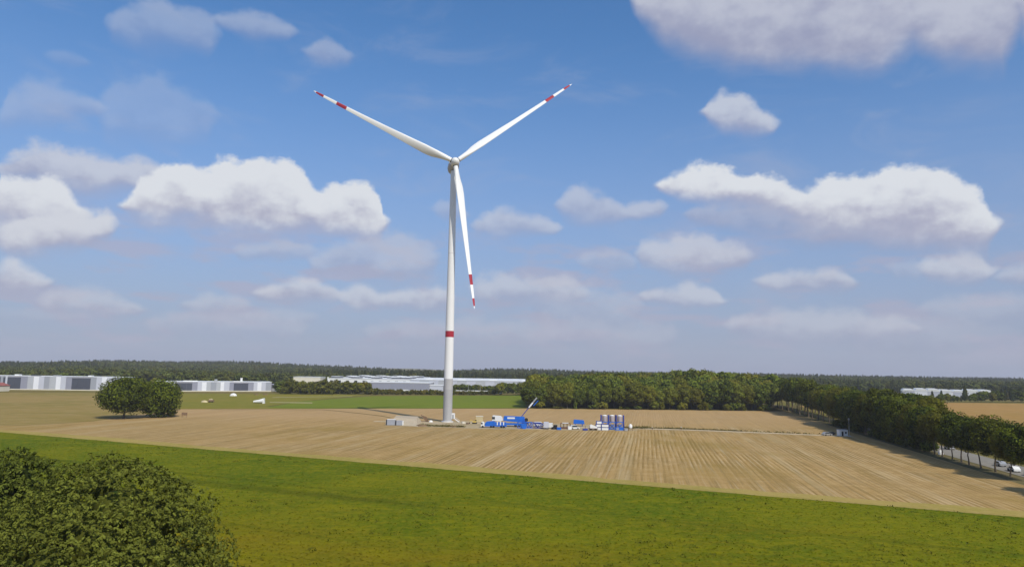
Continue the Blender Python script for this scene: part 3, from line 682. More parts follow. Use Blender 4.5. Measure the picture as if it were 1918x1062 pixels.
far_src = hidden_collection('far_sources', [crown('crown', 140+i, 18, 5.6, 3, 9, 230, 2.4, F_FAR, .2, .84, jag=.6) for i in range(5)])
con_src = hidden_collection('conifer_sources', [conifer('crown', 150+i, 20, 3.4, 200, 1.9, F_CON) for i in range(4)])
def clear_far(x, y):
    if abs(x) > .80*y+60: return False
    if -620 < x < -235 and y < 905+(x+400)*.2: return False          # warehouses
    if -300 < x < 60 and y < 1190: return False                      # big halls
    if x <= -235 and y < 900: return False
    if 60 <= x < row_x(y): return y > 930
    if x >= row_x(y) and y < 1110 and x < 760: return False           # greenhouse and open ground
    return True
pts = jitter_grid(-2200, 2200, 880, 1500, 10.5, clear_far) + jitter_grid(-2200, 2200, 1500, 2750, 15, lambda x, y: abs(x) < .80*y+60)
kind = [(noise_v := sin(x*.004+1.3)+sin(y*.006+x*.002)+rng.uniform(-.7, .7)) for x, y in pts]
ia = [k for k in range(len(pts)) if kind[k] < .35 and pts[k][1] < 2100 or rng.uniform() < .22]
ib = sorted(set(range(len(pts)))-set(ia))
for idx_, src, nm, lab, hh in ((ia, far_src, 'distant_woodland', 'distant broadleaf woods along the horizon', (.65, 1.15)), (ib, con_src, 'pine_forest', 'dark distant pine forest forming the skyline', (.62, 1.16))):
    P3 = [(pts[k][0], pts[k][1], terrain(*pts[k])-.3) for k in idx_]
    sS = hh[0]+(hh[1]-hh[0])*rng.uniform(0, 1, len(idx_))**1.5*np.array([.8+.35*(.5+.5*sin(q[0]*.013+2*q[1]*.004)) for q in P3]); S3 = np.stack([sS*1.15, sS*1.15, sS], 1); R3 = np.stack([0*sS, 0*sS, rng.uniform(0, 6.28, len(idx_))], 1)
    scatter(nm, P3, R3, S3, src, lab, 'forest')

# crop plants: real leaf tufts on the near field
rng = np.random.default_rng(9)
n = 78000; yy = 92+ (rng.uniform(0, 1, n)**1.25)*205; xx = rng.uniform(-.76, .76, n)*yy
keep = ((xx-EA.x)*en.x+(yy-EA.y)*en.y < -.3)
xx, yy = xx[keep], yy[keep]
# denser along faint drill lines parallel to the edge
dd = (xx-EA.x)*en.x+(yy-EA.y)*en.y
keep = rng.uniform(0, 1, len(dd)) < .62+.38*np.sin(dd*2*pi/1.6)
xx, yy = xx[keep], yy[keep]; k4 = 3; rep = np.repeat(np.arange(len(xx)), k4)
ang = rng.uniform(0, 6.28, len(rep)); hh = rng.uniform(.02, .11, len(rep))
Cc = np.stack([xx[rep]+np.cos(ang)*.13, yy[rep]+np.sin(ang)*.13, .03+hh], 1)
Nn = np.stack([np.cos(ang)*.45, np.sin(ang)*.45, 1.5+0*ang], 1)+rng.normal(size=(len(rep), 3))*.3; Nn /= np.linalg.norm(Nn, axis=1)[:, None]
cp = leaves_mesh('crop_plants', Cc, Nn, .30, rng, .55)
MCP = groundmat('crop_leaves', [(.092, .140, .0035), (.162, .178, .005), (.228, .202, .008)], .022, .5, .02, 2.5, patch=crop_patch, clump=.9)
tag(link('crop_plants', cp, MCP), 'low leafy crop plants covering the foreground field', 'crop plants', kind='stuff')
n = 2600; yy = 94+(rng.uniform(0, 1, n)**1.2)*190; xx = rng.uniform(-.76, .76, n)*yy
keep = ((xx-EA.x)*en.x+(yy-EA.y)*en.y < -1) & (np.sin(xx*.05+yy*.11)+np.sin(xx*.13-yy*.07+1)+rng.uniform(-1.2, 1.2, n) > .6)
xx, yy = xx[keep], yy[keep]; rep = np.repeat(np.arange(len(xx)), 12); big = rng.uniform(.25, .6, len(xx))
Cc = np.stack([xx[rep], yy[rep], .06+0*yy[rep]], 1)+rng.normal(size=(len(rep), 3))*np.stack([big, big, big*.5], 1)[rep]; Cc[:, 2] = np.abs(Cc[:, 2])
Nn = rng.normal(size=Cc.shape)*.6+np.array([0, 0, .8]); Nn /= np.linalg.norm(Nn, axis=1)[:, None]
wc = leaves_mesh('weed_clumps', Cc, Nn, .38, rng, .45); wc.materials.append(foliage('weed_leaves', (.050, .065, .004), (.150, .150, .012), (.150, .140, .012)))
tag(link('weed_clumps', wc), 'taller darker weed clumps scattered through the foreground crop', 'weeds', kind='stuff')
# straggling weeds along the sandy track
TW = []
for a in np.arange(1195, 1545, .6):
    yb = np.interp(a, [q[0] for q in TR], [q[1] for q in TR]); q = gnd(a, yb); 
    if rng.uniform() < (.75 if a < 1390 else .25): TW.append((q.x+rng.uniform(-.6, .6), q.y+5.2+rng.uniform(-.8, .8), .2))
for a in np.arange(1170, 1215, .35): q = gnd(a, 802); TW.append((q.x, q.y+rng.uniform(-4, 5), .4))
for a in np.arange(785, 870, .35): q = gnd(a, 797+(a-785)*.03); TW.append((q.x, q.y+rng.uniform(-3, 2), .25))
TW = np.array(TW); rep = np.repeat(np.arange(len(TW)), 5); Cw = TW[rep]+rng.normal(size=(len(rep), 3))*np.array([.5, .5, .22]); Cw[:, 2] = np.abs(Cw[:, 2])
Nw = rng.normal(size=Cw.shape); Nw /= np.linalg.norm(Nw, axis=1)[:, None]
wme = leaves_mesh('track_weeds', Cw, Nw, .7, rng, .5); wme.materials.append(foliage('dry_weeds', (.08, .07, .02), (.20, .16, .05), (.16, .14, .04)))
tag(link('track_weeds', wme), 'brown green weeds straggling along the sandy track', 'weeds', kind='stuff')

# ------------------------------------------------------------------ hedgerows and scattered trees in the middle distance
hb = [crown('crown', 160+i, 7, 3.6, .2, 9, 420, 1.0, F_HEDGE, 0, .8, jag=.6) for i in range(4)]
hc = [crown('crown', 165+i, 12, 4.2, 1.0, 10, 520, 1.2, F_WOOD, .1, .8, jag=.6) for i in range(3)]
i = 0
for px in np.arange(522, 1000, 5.1):
    if px < 690: h = 13.5 if px > 540 else 7; yb = 738.5-.0*px; ms = hb if (i % 3) else hc
    elif px < 820: h = 5.6; yb = 739.5; ms = hb
    elif px < 925: h = 4.6; yb = 740; ms = hb
    else: h = 14; yb = 740.5; ms = hc
    p = gnd(px+rnd.uniform(-1, 1), yb-rnd.uniform(0, 1.2)); hme = ms[i % len(ms)]; base = 7 if ms is hb else 12
    s = h/base*rnd.uniform(.8, 1.15); w = max(s, .8)*rnd.uniform(.9, 1.2)
    where = 'left of the tower, in front of the white halls' if px < 835 else 'right of the tower, behind the green field'
    tree('shrub', 'hedgerow shrub %s, %s' % (ORD[i % 60] if i < 60 else 'further %s' % ORD[i-60], where) if False else ('%s hedgerow shrub behind the far green field, from the left' % (ORD[i] if i < 60 else 'sixty-'+ORD[i-60] if i < 69 else ('seventieth' if i == 69 else 'seventy-'+ORD[i-70] if i < 79 else 'eightieth' if i == 79 else 'eighty-'+ORD[i-80] if i < 89 else 'ninetieth' if i == 89 else 'ninety-'+ORD[i-90]))),
         'shrub', (p.x, p.y, 0), rnd.uniform(0, 6), hme, bst, w, s, group='hedgerow at the far edge of the green field'); i += 1
k9 = 0
for px in np.arange(843, 1012, 5.5):
    D_ = 850+rnd.uniform(-6, 10); h = rnd.uniform(8, 11.5)
    tree('tree', '%s tree in the row before the long pale hall, from the tower' % ORD[k9], 'tree', ((px-PCX)/FPX*D_, D_, 0), rnd.uniform(0, 6), hc[k9 % 3], bst, h/12*1.15, h/12, group='tree row before the long pale hall'); k9 += 1
for px in np.arange(528, 690, 6.0):
    D_ = 775+rnd.uniform(-5, 5); h = rnd.uniform(11, 14)
    tree('tree', '%s tree behind the left end of the hedgerow, from the left' % ORD[k9-31 if k9 >= 31 else k9], 'tree', ((px-PCX)/FPX*D_, D_, 0), rnd.uniform(0, 6), hc[k9 % 3], bst, h/12*1.15, h/12, group='trees behind the left end of the hedgerow'); k9 += 1
st = [trunk('trunk', 170, 5, .16, 1.5, limbs=3, split=.5)]
sc_ = crown('crown', 171, 6.2, 2.5, 1.8, 7, 260, .8, F_HEDGE, .2, .8)
for (px, py, s, lab) in ((622, 742.5, 1.0, 'small round tree standing alone in the green field left of the tower'), (704, 740.5, 1.25, 'left tree of the two standing before the low grey hall'), (717, 740.5, .9, 'right and smaller tree of the two before the low grey hall')):
    p = gnd(px, py); tree('small_tree', lab, 'tree', (p.x, p.y, 0), 1, sc_, st[0], s)
# tree belt on the right behind the tan field
rc = [conifer('crown', 180+i, 14, 3.2, 420, 1.2, F_CON) for i in range(2)]
rb = [crown('crown', 185+i, 13, 4.6, .8, 11, 560, 1.2, F_WOOD, .1, .8, jag=.6) for i in range(3)]
i = 0
for px in np.arange(1706, 1960, 5.6):
    p = gnd(px, 752.6+(px-1700)*.004); con = rnd.random() < .3
    h = (9.6+1.6*sin(px*.09)) if px < 1830 else 15
    if 1806 < px < 1814: con = True; h = 16
    s = h/14*rnd.uniform(.8, 1.15)
    tree('belt_tree', '%s tree of the belt behind the tan field at the right, counted from the left' % ORD[i], 'tree', (p.x, p.y+rnd.uniform(-4, 6), 0), rnd.uniform(0, 6), rc[i % 2] if con else rb[i % 3], bst, s*1.1, s, group='tree belt behind the tan field'); i += 1
# trees beside and behind the grey warehouses
i = 0
for px, h, D_ in ((258, 13, 880), (300, 12, 900), (392, 13, 905), (415, 12, 910), (440, 13, 930), (478, 14, 930), (492, 15, 930), (508, 13, 930), (535, 11, 900), (548, 12, 940), (20, 15, 900), (60, 14, 880), (95, 15, 890), (130, 17, 900), (160, 15, 900), (200, 14, 890), (222, 14, 880)):
    tree('tree', '%s broadleaf tree rising behind the long grey warehouses' % ORD[i], 'tree', ((px-PCX)/FPX*D_, D_, 0), rnd.uniform(0, 6), rb[i % 3], wt[0], h/13*1.2, h/13, group='trees behind the grey warehouses'); i += 1

# ------------------------------------------------------------------ warehouses with striped cladding
def warehouse(label, xa, ya, xb, yb, H, segs, depth, roofbits, group):
    A, Bq = gnd(xa, ya), gnd(xb, yb); L_ = (Bq-A).length; ang = atan2(Bq.y-A.y, Bq.x-A.x); d = (Bq-A)/L_
    t = thing('warehouse', label, 'warehouse', A, ang, group)
    MB().box(0, L_, .25, depth, 0, H-.3).build('wall', M['grey_wall'], t)
    MB().box(-.3, L_+.3, -.1, depth+.3, H-.25, H+.1).build('roof', M['roofwhite'], t)
    MB().box(0, L_, -.6, .2, 0, .9).build('plinth', M['cream'], t)
    def along(px):                                   # distance along the facade seen in column px
        r_ = pray(px, 722); den = d.x*r_.y-d.y*r_.x
        return (A.y*r_.x-A.x*r_.y)/den
    for k, (a, b_, c) in enumerate(segs):
        u0, u1 = max(along(a), 0), min(along(b_), L_)
        n = max(1, round((u1-u0)/6.5)) if c == 'd' else 1
        for q in range(n):
            w0 = u0+(u1-u0)*q/n; w1 = u0+(u1-u0)*(q+1)/n; off = .12*(k % 2)
            MB().box(w0+.04, w1-.04, -.05-off, .22, .95, H-(1.4 if c == 'd' else .35)).build('panel', CL[c], t)
    for (px, w, h, m) in roofbits:
        u = along(px); ro = MB().box(u-w/2, u+w/2, 3, 9, H+.12, H+.12+h).build('roof_vent', m, t)
    return t, along
B1 = [(-60, -30, 'l'), (-30, 0, 'd'), (0, 5, 'k'), (5, 9, 'd'), (9, 13, 'l'), (13, 38, 'd'), (38, 51, 'm'), (51, 62, 'g'), (62, 72, 'w'), (72, 82, 'l'), (82, 92, 'k'), (92, 104, 'g'), (104, 113, 'w'), (113, 123, 'l'), (123, 134, 'm'), (134, 169, 'd'), (169, 180, 'k'), (180, 190, 'l'), (190, 200, 'w'), (200, 212, 'l'), (212, 226, 'm')]
warehouse('tall grey striped warehouse cut by the left edge, with two dark gate bays', -62, 728.6, 226, 732, 14.0, B1, 32, [(26, 4, 1.4, M['white']), (164, 3, 1.2, M['white']), (100, 6, 1.0, M['steel']), (60, 7, .9, M['slate'])], 'warehouses with striped grey cladding')
B2 = [(296, 306, 'w'), (306, 318, 'g'), (318, 328, 'k'), (328, 360, 'd'), (360, 370, 'm'), (370, 378, 'l'), (378, 387, 'w'), (387, 395, 'g'), (395, 405, 'k'), (405, 413, 'g'), (413, 420, 'w'), (420, 430, 'l'), (430, 438, 'm'), (438, 465, 'd'), (465, 475, 'm'), (475, 482, 'l'), (482, 490, 'w'), (490, 498, 'l'), (498, 507, 'k')]
warehouse('lower grey striped warehouse to the right of the lone oaks', 290, 732.8, 508, 733.2, 10.2, B2, 40, [(356, 14, .9, M['white']), (404, 3, 2.5, M['steel']), (452, 2, 4.2, M['white']), (446, 10, .7, M['white'])], 'warehouses with striped grey cladding')
def simple_hall(name, label, cat, px0, px1, D0, depth, H, wall, roofm, extra=None, rot=0.0, z0=0, group=None):
    x0, x1 = (px0-PCX)/FPX*D0, (px1-PCX)/FPX*D0
    t = thing(name, label, cat, (x0, D0, 0), rot, group); w = x1-x0
    MB().box(0, w, 0, depth, 0, H-.2).build('wall', wall, t)
    MB().box(-.4, w+.4, -.4, depth+.4, H-.2, H+.3).build('roof', roofm, t)
    if extra: extra(t, w)
    return t
def low_dark(t, w):
    for k in range(3): MB().box(w*(.12+.3*k), w*(.12+.3*k)+3.5, -.12, .1, .1, 3.6).build('door', M['steel'], t)
simple_hall('shed', 'low dark grey shed at the right end of the striped warehouses', 'shed', 507, 530, 800, 30, 7.5, M['slate'], M['grey_wall'], low_dark)
def red_x(t, w):
    MB().prism([(-.5, 5.4), (w+.5, 5.4), (w/2, 8.2)], -.6, 14.5).build('gable_roof', M['terracotta'], t)
    for k in range(2): MB().box(w*(.2+.4*k), w*(.2+.4*k)+2.5, -.1, .1, 1, 3).build('window', M['glass'], t)
simple_hall('shed', 'small shed with a red brown roof before the left warehouse', 'shed', -16, 13, 690, 14, 5.2, M['cream'], M['terracotta'], red_x)
def win_row(t, w):
    n = int(w/6)
    for k in range(n):
        f = MB().box(k*w/n+1.2, (k+1)*w/n-1.2, -.1, .1, 3.5, 6.5).build('window', M['glass'], t)
simple_hall('white_building', 'small white flat roofed building with window band, left of the big halls', 'building', 556, 606, 930, 25, 14.5, M['cream'], M['roofwhite'], win_row)
# big hall complex
def monitors(t, w):
    for r_ in range(5):
        for k in range(8):
            if (k+r_) % 2 == 0 or k > 5 and r_ < 2:
                x0_ = w*(k+.10)/8; x1_ = w*(k+.92)/8; y0_ = 8+r_*42
                o_ = MB().box(x0_, x1_, y0_, y0_+20, 14.32, 15.9).build('roof_monitor', M['slate'], t)
                MB().box(x0_-.3, x1_+.3, y0_-.4, y0_+20.4, 15.92, 16.3).build('monitor_roof', M['roofwhite'], o_)
    for k in range(10): MB().box(w*k/10+2.0, w*k/10+5.5, -.12, .1, 7.5, 11.5).build('window', M['glass'], t)
    MB().box(-1.2, 0.2, -1.0, .2, 0, 15.5).build('corner_pier', M['white'], t)
simple_hall('factory_hall', 'large white hall left of the tower, its roof set with rows of monitors', 'factory hall', 621, 772, 900, 225, 14.0, M['white'], M['roofwhite'], monitors)
def bays(t, w):
    n = int(w/11)
    for k in range(n):
        MB().box(k*w/n+.12, (k+1)*w/n-.12, -.14, .1, .4, 12.8).build('panel', (CL['l'], CL['g'])[k % 2], t)
    for k in range(4): MB().box(w*(.1+.25*k), w*(.1+.25*k)+9, 30, 60, 13.62, 14.6).build('rooflight', M['white'], t)
simple_hall('factory_hall', 'very long pale flat hall running behind the tower to the wood', 'factory hall', 773, 1016, 905, 220, 13.4, CL['g'], M['roofwhite'], bays)
def front_bays(t, w):
    n = 9
    for k in range(n): MB().box(k*w/n+.1, (k+1)*w/n-.1, -.14, .1, 2.2, 9.9).build('panel', CL['m'] if k else M['white'], t)
    for k in range(n): MB().box(k*w/n+1.6, (k+1)*w/n-1.6, -.2, .05, .1, 2.1).build('dock_door', M['white'], t)
simple_hall('factory_hall', 'lower lavender grey hall with a white roof edge in front of the white hall', 'factory hall', 678, 808, 835, 55, 11.0, M['grey_wall'], M['white'], front_bays)
simple_hall('shed', 'white annex touching the left flank of the tower in the picture', 'shed', 809, 834, 838, 30, 8.5, CL['l'], M['white'], low_dark)
# white lorries and tents along the yard
lor = None
def lorry_build(label, loc, rz, L_=12, hc_=3.0, group='white lorries parked along the factory yard'):
    t = thing('lorry', label, 'lorry', loc, rz, group)
    MB().box(-L_/2, L_/2-2.6, -1.25, 1.25, 1.1, 1.1+hc_).build('cargo_box', M['white'], t)
    MB().prism([(L_/2-2.4, .8), (L_/2-.1, .8), (L_/2-.1, 2.2), (L_/2-.5, 3.3), (L_/2-2.4, 3.4)], -1.2, 1.2).build('cab', M['white'], t)
    MB().box(-L_/2, L_/2-2.5, -.9, .9, .75, 1.08).build('chassis', M['darkgap'], t)
    MB().box(L_/2-.48, L_/2-.02, -1.0, 1.0, 2.1, 2.95).build('windscreen', M['glass'], t)
    w = MB().tube([(0, -.15, 0), (0, .15, 0)], .5, 12).mesh('wheel'); w.materials.append(M['tyre'])
    for x in (-L_/2+1.4, -L_/2+2.7, L_/2-1.3):
        for s in (-1, 1): o = link('wheel', w, None, t); o.location = (x, s*1.1, .5)
    return t
p = gnd(705, 736)
lor = lorry_build('white lorry parked first from the left along the factory yard hedge', ((708-PCX)/FPX*800, 800, 0), 0.05)
for k, px in enumerate((728, 746, 764, 786, 846, 868, 884, 904, 920, 934)):
    D_ = 802 if px < 840 else 812
    dup(lor, ((px-PCX)/FPX*D_, D_, 0), rnd.uniform(-.1, .1)+(pi if k % 3 == 0 else 0), 'white lorry parked %s from the left along the factory yard hedge' % ORD[k+1])
for k, px in enumerate((852, 881, 903, 928)):
    t = thing('lamp_post', 'tall pale yard lamp post, %s to the right of the tower' % ORD[k], 'lamp post', ((px-PCX)/FPX*808, 808, 0), 0, 'lamp posts of the factory yard')
    MB().tube([(0, 0, 0), (0, 0, 12)], [.22, .14], 8).build('pole', M['steel'], t); MB().box(-1.2, 1.2, -.25, .25, 11.9, 12.2).build('lamp_head', M['white'], t)
# white greenhouse range on the right
def roofs(t, w):
    n = 7
    for k in range(n):
        x0_, x1_ = w*k/n, w*(k+1)/n; hh_ = 2.0+1.0*((k*3) % 4 > 1)
        MB().prism([(x0_+.1, 7.62), (x1_-.1, 7.62), ((x0_+x1_)/2+w/n*.36, 7.62+hh_), ((x0_+x1_)/2-w/n*.36, 7.62+hh_)], -.3, 60).build('gable_roof', M['white'], t)
        MB().box(x0_+.3, x1_-.3, -.16, .1, .6, 7.0).build('panel', CL['w' if k % 2 else 'l'], t)
simple_hall('greenhouse', 'long white hall with humped roofs behind the tree belt at the right', 'hall', 1686, 1826, 985, 60, 7.3, M['white'], M['roofwhite'], roofs, rot=-.46)

# ------------------------------------------------------------------ the wind turbine
BASE = gnd(838, 790); BASE.z = 0
z1, z2, z3 = zat(BASE, 709.5), zat(BASE, 631.5), zat(BASE, 620)
HUBZ = 139.2; TT = HUBZ-3.2
WT = thing('wind_turbine', 'tall white wind turbine with red banded blades on a grey based tower', 'wind turbine', BASE)
r_at = lambda z: 2.42-.12*min(z/60, 1) - max(z-40, 0)/(TT-40)*.68
def tower_piece(name, za, zb, m, extra=0.0):
    n = 48; mb = MB(); mb.tube([(0, 0, za), (0, 0, (za+zb)/2), (0, 0, zb)], [r_at(za)+extra, r_at((za+zb)/2)+extra, r_at(zb)+extra], n); return mb.build(name, m, WT)
tower_piece('plinth', -.2, .45, M['white'], .75)
cuts = [.45, zat(BASE, 774), zat(BASE, 742), zat(BASE, 729), z1]
for k in range(4):
    o = tower_piece('tower_section', cuts[k]+(.04 if k else 0), cuts[k+1]-.04, M['concrete_a'] if k == 3 else M['concrete_b'])
    tower_piece('joint_ring', cuts[k+1]-.04, cuts[k+1]+.04, M['nacelle'], -.03)
cuts = [z1+.05, z2, 92.0, TT]
tower_piece('tower_section', cuts[0], z2-.02, M['tower']); tower_piece('red_band', z2, z3, M['red'], .02)
tower_piece('tower_section', z3+.02, 90, M['tower']); tower_piece('joint_ring', 90, 90.12, M['nacelle'], .03); tower_piece('tower_section', 90.12, TT, M['tower'])
# door with platform and stair on the right flank
dr = MB().box(2.1, 3.9, -.9, .9, 1.7, 4.6).build('entrance_cabin', M['white'], WT)
MB().box(2.5, 3.4, -.96, -.9, 1.8, 3.9).build('door', M['steel'], dr)
sm = MB()
for k in range(8): sm.box(3.95+.28*k, 4.25+.28*k, -.7, .7, 1.5-.2*k, 1.56-.2*k)
for s in (-.72, .72): sm.beam((3.9, s, 1.6), (6.3, s, .05), .08, .3); sm.beam((3.9, s, 2.6), (6.3, s, 1.05), .06); sm.beam((6.3, s, .05), (6.3, s, 1.05), .06)
sm.build('stairs', M['white'], WT)
# rotor frame
YAW = .20; TILT = radians(5); n_ = Vector((sin(YAW)*cos(TILT), -cos(YAW)*cos(TILT), sin(TILT)))
h_ = Vector((cos(YAW), sin(YAW), 0)); v_ = h_.cross(n_); v_ = -v_ if v_.z < 0 else v_
hubc = Vector((0, 0, HUBZ)) + n_*5.6
def frame(mb, O, X, Y, Z):      # X right, Y towards nacelle rear, Z up
    mb.v = [tuple(O + X*v[0] + Y*v[1] + Z*v[2]) for v in mb.v]; return mb
ax = -n_; up_ = v_
# nacelle: rounded egg shaped housing behind the hub
prof = [(-2.3, 1.7), (-1.5, 2.3), (0, 2.9), (2.5, 3.15), (5.5, 3.05), (8.5, 2.5), (10.3, 1.6), (11.0, .5)]
mb = MB(); mb.tube([(0, y_+5.0, .2) for y_, r_ in prof], [r_*.98 for y_, r_ in prof], 28)
frame(mb, hubc, h_, ax, up_).build('nacelle', M['nacelle'], WT)
mb = MB(); mb.box(-2.0, 2.0, 11.5, 15.5, 2.2, 4.4)
cool = frame(mb, hubc, h_, ax, up_).build('cooler', M['nacelle'], WT)
mb = MB(); mb.tube([(0, 2.2, 0), (0, 3.0, 0)], 1.9, 28); frame(mb, hubc, h_, ax, up_).build('generator_ring', M['darkgap'], WT)
sp = [(-3.1, .25), (-2.9, .9), (-2.3, 1.6), (-1.2, 2.25), (.2, 2.5), (1.6, 2.45), (2.15, 2.2)]
mb = MB(); mb.tube([(0, y_, 0) for y_, r_ in sp], [r_ for y_, r_ in sp], 32); frame(mb, hubc, h_, ax, up_).build('spinner', M['white'], WT)
# blades
RB = 82.4; CONE = radians(2)
def chord(s):   # s 0..1 along blade
    pts = [(0, 2.5), (.03, 2.6), (.07, 3.3), (.14, 4.7), (.20, 4.9), (.3, 4.2), (.5, 2.9), (.7, 2.05), (.85, 1.6), (.95, 1.15), (.985, .7), (1.0, .15)]
    return float(np.interp(s, [q[0] for q in pts], [q[1] for q in pts]))
def thick(s): return float(np.interp(s, [0, .05, .12, .2, .4, .7, 1], [1.0, .92, .55, .38, .27, .21, .16]))
def twist(s): return radians(float(np.interp(s, [0, .1, .2, .4, .7, 1], [22, 20, 16, 9, 3, 0])))+radians(14)
def section(s, grow=0.0, n=24):
    c = chord(s)+grow; t_ = thick(s); out = []
    rd_ = float(np.interp(s, [0, .03, .14], [0, 0, 1]))
    for k in range(n):
        a = 2*pi*k/n
        cx_, cy_ = cos(a)*.5, sin(a)*.5*t_
        ux = (1+cos(a))/2; yt = 5*t_*.5*(.2969*sqrt(max(1-ux, 0))-.126*(1-ux)-.3516*(1-ux)**2+.2843*(1-ux)**3-.1015*(1-ux)**4)*2*(1 if a < pi else -1)
        ax_, ay_ = ux-.68, yt*.5+.02*sin(pi*ux)
        x_ = (cx_*(1-rd_)+ax_*rd_)*c; y_ = (cy_*(1-rd_)+ay_*rd_)*c + (grow*.5 if sin(a) > 0 else -grow*.5)*abs(sin(a))
        tw = twist(s); out.append((x_*cos(tw)-y_*sin(tw), x_*sin(tw)+y_*cos(tw)))
    return out
def blade_mesh(name, s0, s1, n, grow, theta):
    dirv_ = (h_*cos(theta)+v_*sin(theta)); e = (dirv_*cos(CONE)+n_*sin(CONE)).normalized(); tang = n_.cross(e).normalized(); nn = e.cross(tang).normalized()
    if nn.dot(n_) < 0: nn = -nn
    mb = MB(); K = 24; vs = []
    for i in range(n+1):
        s = s0+(s1-s0)*i/n; r_ = 1.9+s*(RB-1.9); bend = 2.6*s*s    # slight pre-bend upwind
        O = hubc+e*r_+nn*bend
        for q in section(s, grow, K): vs.append(O-tang*q[0]*SGN+nn*q[1])
    fs = [(i*K+k, i*K+(k+1) % K, (i+1)*K+(k+1) % K, (i+1)*K+k) for i in range(n) for k in range(K)]
    mb.add(vs, fs, True); mb.add(vs[:K], [tuple(range(K))]); mb.add(vs[-K:], [tuple(range(K))]); return mb
SGN = 1
TH0 = -1.4440
for k, lab in ((0, 'blade pointing down to the right of the tower'), (1, 'blade pointing up to the right'), (2, 'blade pointing up to the left')):
    th = TH0+k*2*pi/3
    bl = blade_mesh('blade', 0, 1, 60, 0, th).build('blade', M['blade'], WT); bl['label'] = lab
    blade_mesh('red_stripe', .768, .838, 6, .04, th).build('red_stripe', M['red'], bl)
    blade_mesh('red_stripe', .93, .982, 6, .04, th).build('red_stripe', M['red'], bl)
    dirv_ = (h_*cos(th)+v_*sin(th)); MBr = MB().tube([hubc+dirv_*1.7, hubc+dirv_*2.5], 1.36, 28).build('root_ring', M['darkgap'], bl)

# ------------------------------------------------------------------ construction site
def wheelset(t, xs_, w, r=.55):
    me = MB().tube([(0, -.18, 0), (0, .18, 0)], r, 14).mesh('wheel'); me.materials.append(M['tyre'])
    for x in xs_:
        for s in (-1, 1): o = link('wheel', me, None, t); o.location = (x, s*w, r)
# two grey containers
ctn = thing('container', 'larger grey container with a white roof on the levelled ground, left of the tower', 'container', gnd(733, 796), .05, 'grey site containers left of the tower')
MB().box(-2.0, 2.0, -1.2, 1.2, .15, 2.75).build('body', CL['k'], ctn); MB().box(-2.1, 2.1, -1.3, 1.3, 2.75, 2.9).build('roof', M['white'], ctn)
MB().box(-2.55, -2.02, -1.15, 1.15, .1, 2.6).build('end_door', M['darkgap'], ctn)
c2_ = thing('container', 'smaller grey container standing close beside the white roofed one', 'container', gnd(748, 796.3), .05, 'grey site containers left of the tower')
MB().box(-1.4, 1.5, -1.2, 1.2, .15, 2.3).build('body', CL['k'], c2_); MB().box(-1.9, -1.42, -1.15, 1.15, .1, 2.3).build('end_door', M['darkgap'], c2_); MB().box(1.52, 2.0, -1.2, 1.2, .1, 2.1).build('end_panel', M['white'], c2_)
# raised gravel mound behind the containers
P = [gnd(727, 795), gnd(783, 798.5), gnd(790, 789), gnd(738, 786)]; zt = 3.0
Pt = [gnd(735, 795)+Vector((0, 5, zt)), gnd(778, 797)+Vector((0, 5, zt)), gnd(781, 791)+Vector((0, 2, zt)), gnd(741, 789)+Vector((0, 2, zt))]
MB().add(P+Pt, [(4, 5, 6, 7), (0, 1, 5, 4), (1, 2, 6, 5), (2, 3, 7, 6), (3, 0, 4, 7)]).build('gravel_mound', groundmat('gravel', [(.46, .38, .28), (.42, .36, .27), (.52, .45, .35)], .2, 1.2, .2, 5), None)
tag(bpy.data.objects['gravel_mound'], 'flat topped pale gravel mound behind the grey containers', 'gravel mound')
# dark leaning stack of mats
t = thing('timber_mats', 'leaning dark brown stack of timber mats between gravel mound and tower', 'timber mats', gnd(796, 790), 0)
for k in range(6):
    a = .62*k
    MB().add([(-2.6+a*.5, k*.22, 3.9-a*.35), (-1.5+a*.75, k*.22, 3.4-a*.3), (1.9, k*.22, .1), (.5, k*.22, .1), (-2.6+a*.5, k*.22+.16, 3.9-a*.35), (-1.5+a*.75, k*.22+.16, 3.4-a*.3), (1.9, k*.22+.16, .1), (.5, k*.22+.16, .1)],
             [(0, 1, 2, 3), (7, 6, 5, 4), (0, 4, 5, 1), (1, 5, 6, 2), (2, 6, 7, 3), (3, 7, 4, 0)]).build('mat', M['timber'], t)
MB().box(-2.2, 1.6, .0, 1.2, .0, .35).build('bearer', M['timber'], t)
# white bag
def heap(name, label, cat, p, sx, sy, sz, m, seed=1, n=10):
    r_ = random.Random(seed); mb = MB(); vs = []; K = 12
    for j in range(5):
        for k in range(K):
            a = 2*pi*k/K; f = cos(j/4.6*pi/2); vs.append((cos(a)*sx*f*r_.uniform(.85, 1.12), sin(a)*sy*f*r_.uniform(.85, 1.12), sz*sin(j/4.6*pi/2)*r_.uniform(.9, 1.1) if j else -.05))
    fs = [(j*K+k, j*K+(k+1) % K, (j+1)*K+(k+1) % K, (j+1)*K+k) for j in range(4) for k in range(K)]+[tuple(4*K+k for k in range(K))]
    mb.add(vs, fs, True); o = mb.build(name, m); o.location = p; tag(o, label, cat); return o
heap('big_bag', 'small white bag lying between the timber mats and the tower foot', 'bag', gnd(807, 790.5), 1.1, .9, 1.0, M['white'], 2)
heap('soil_heap', 'low brown soil heap in front of the tower foot', 'soil heap', gnd(849, 799.5), 1.8, 1.2, .8, M['soil'], 3)
heap('soil_heap', 'long low brown soil heap before the timber mats', 'soil heap', gnd(790, 798), 3.2, 1.5, .9, M['soil'], 4)
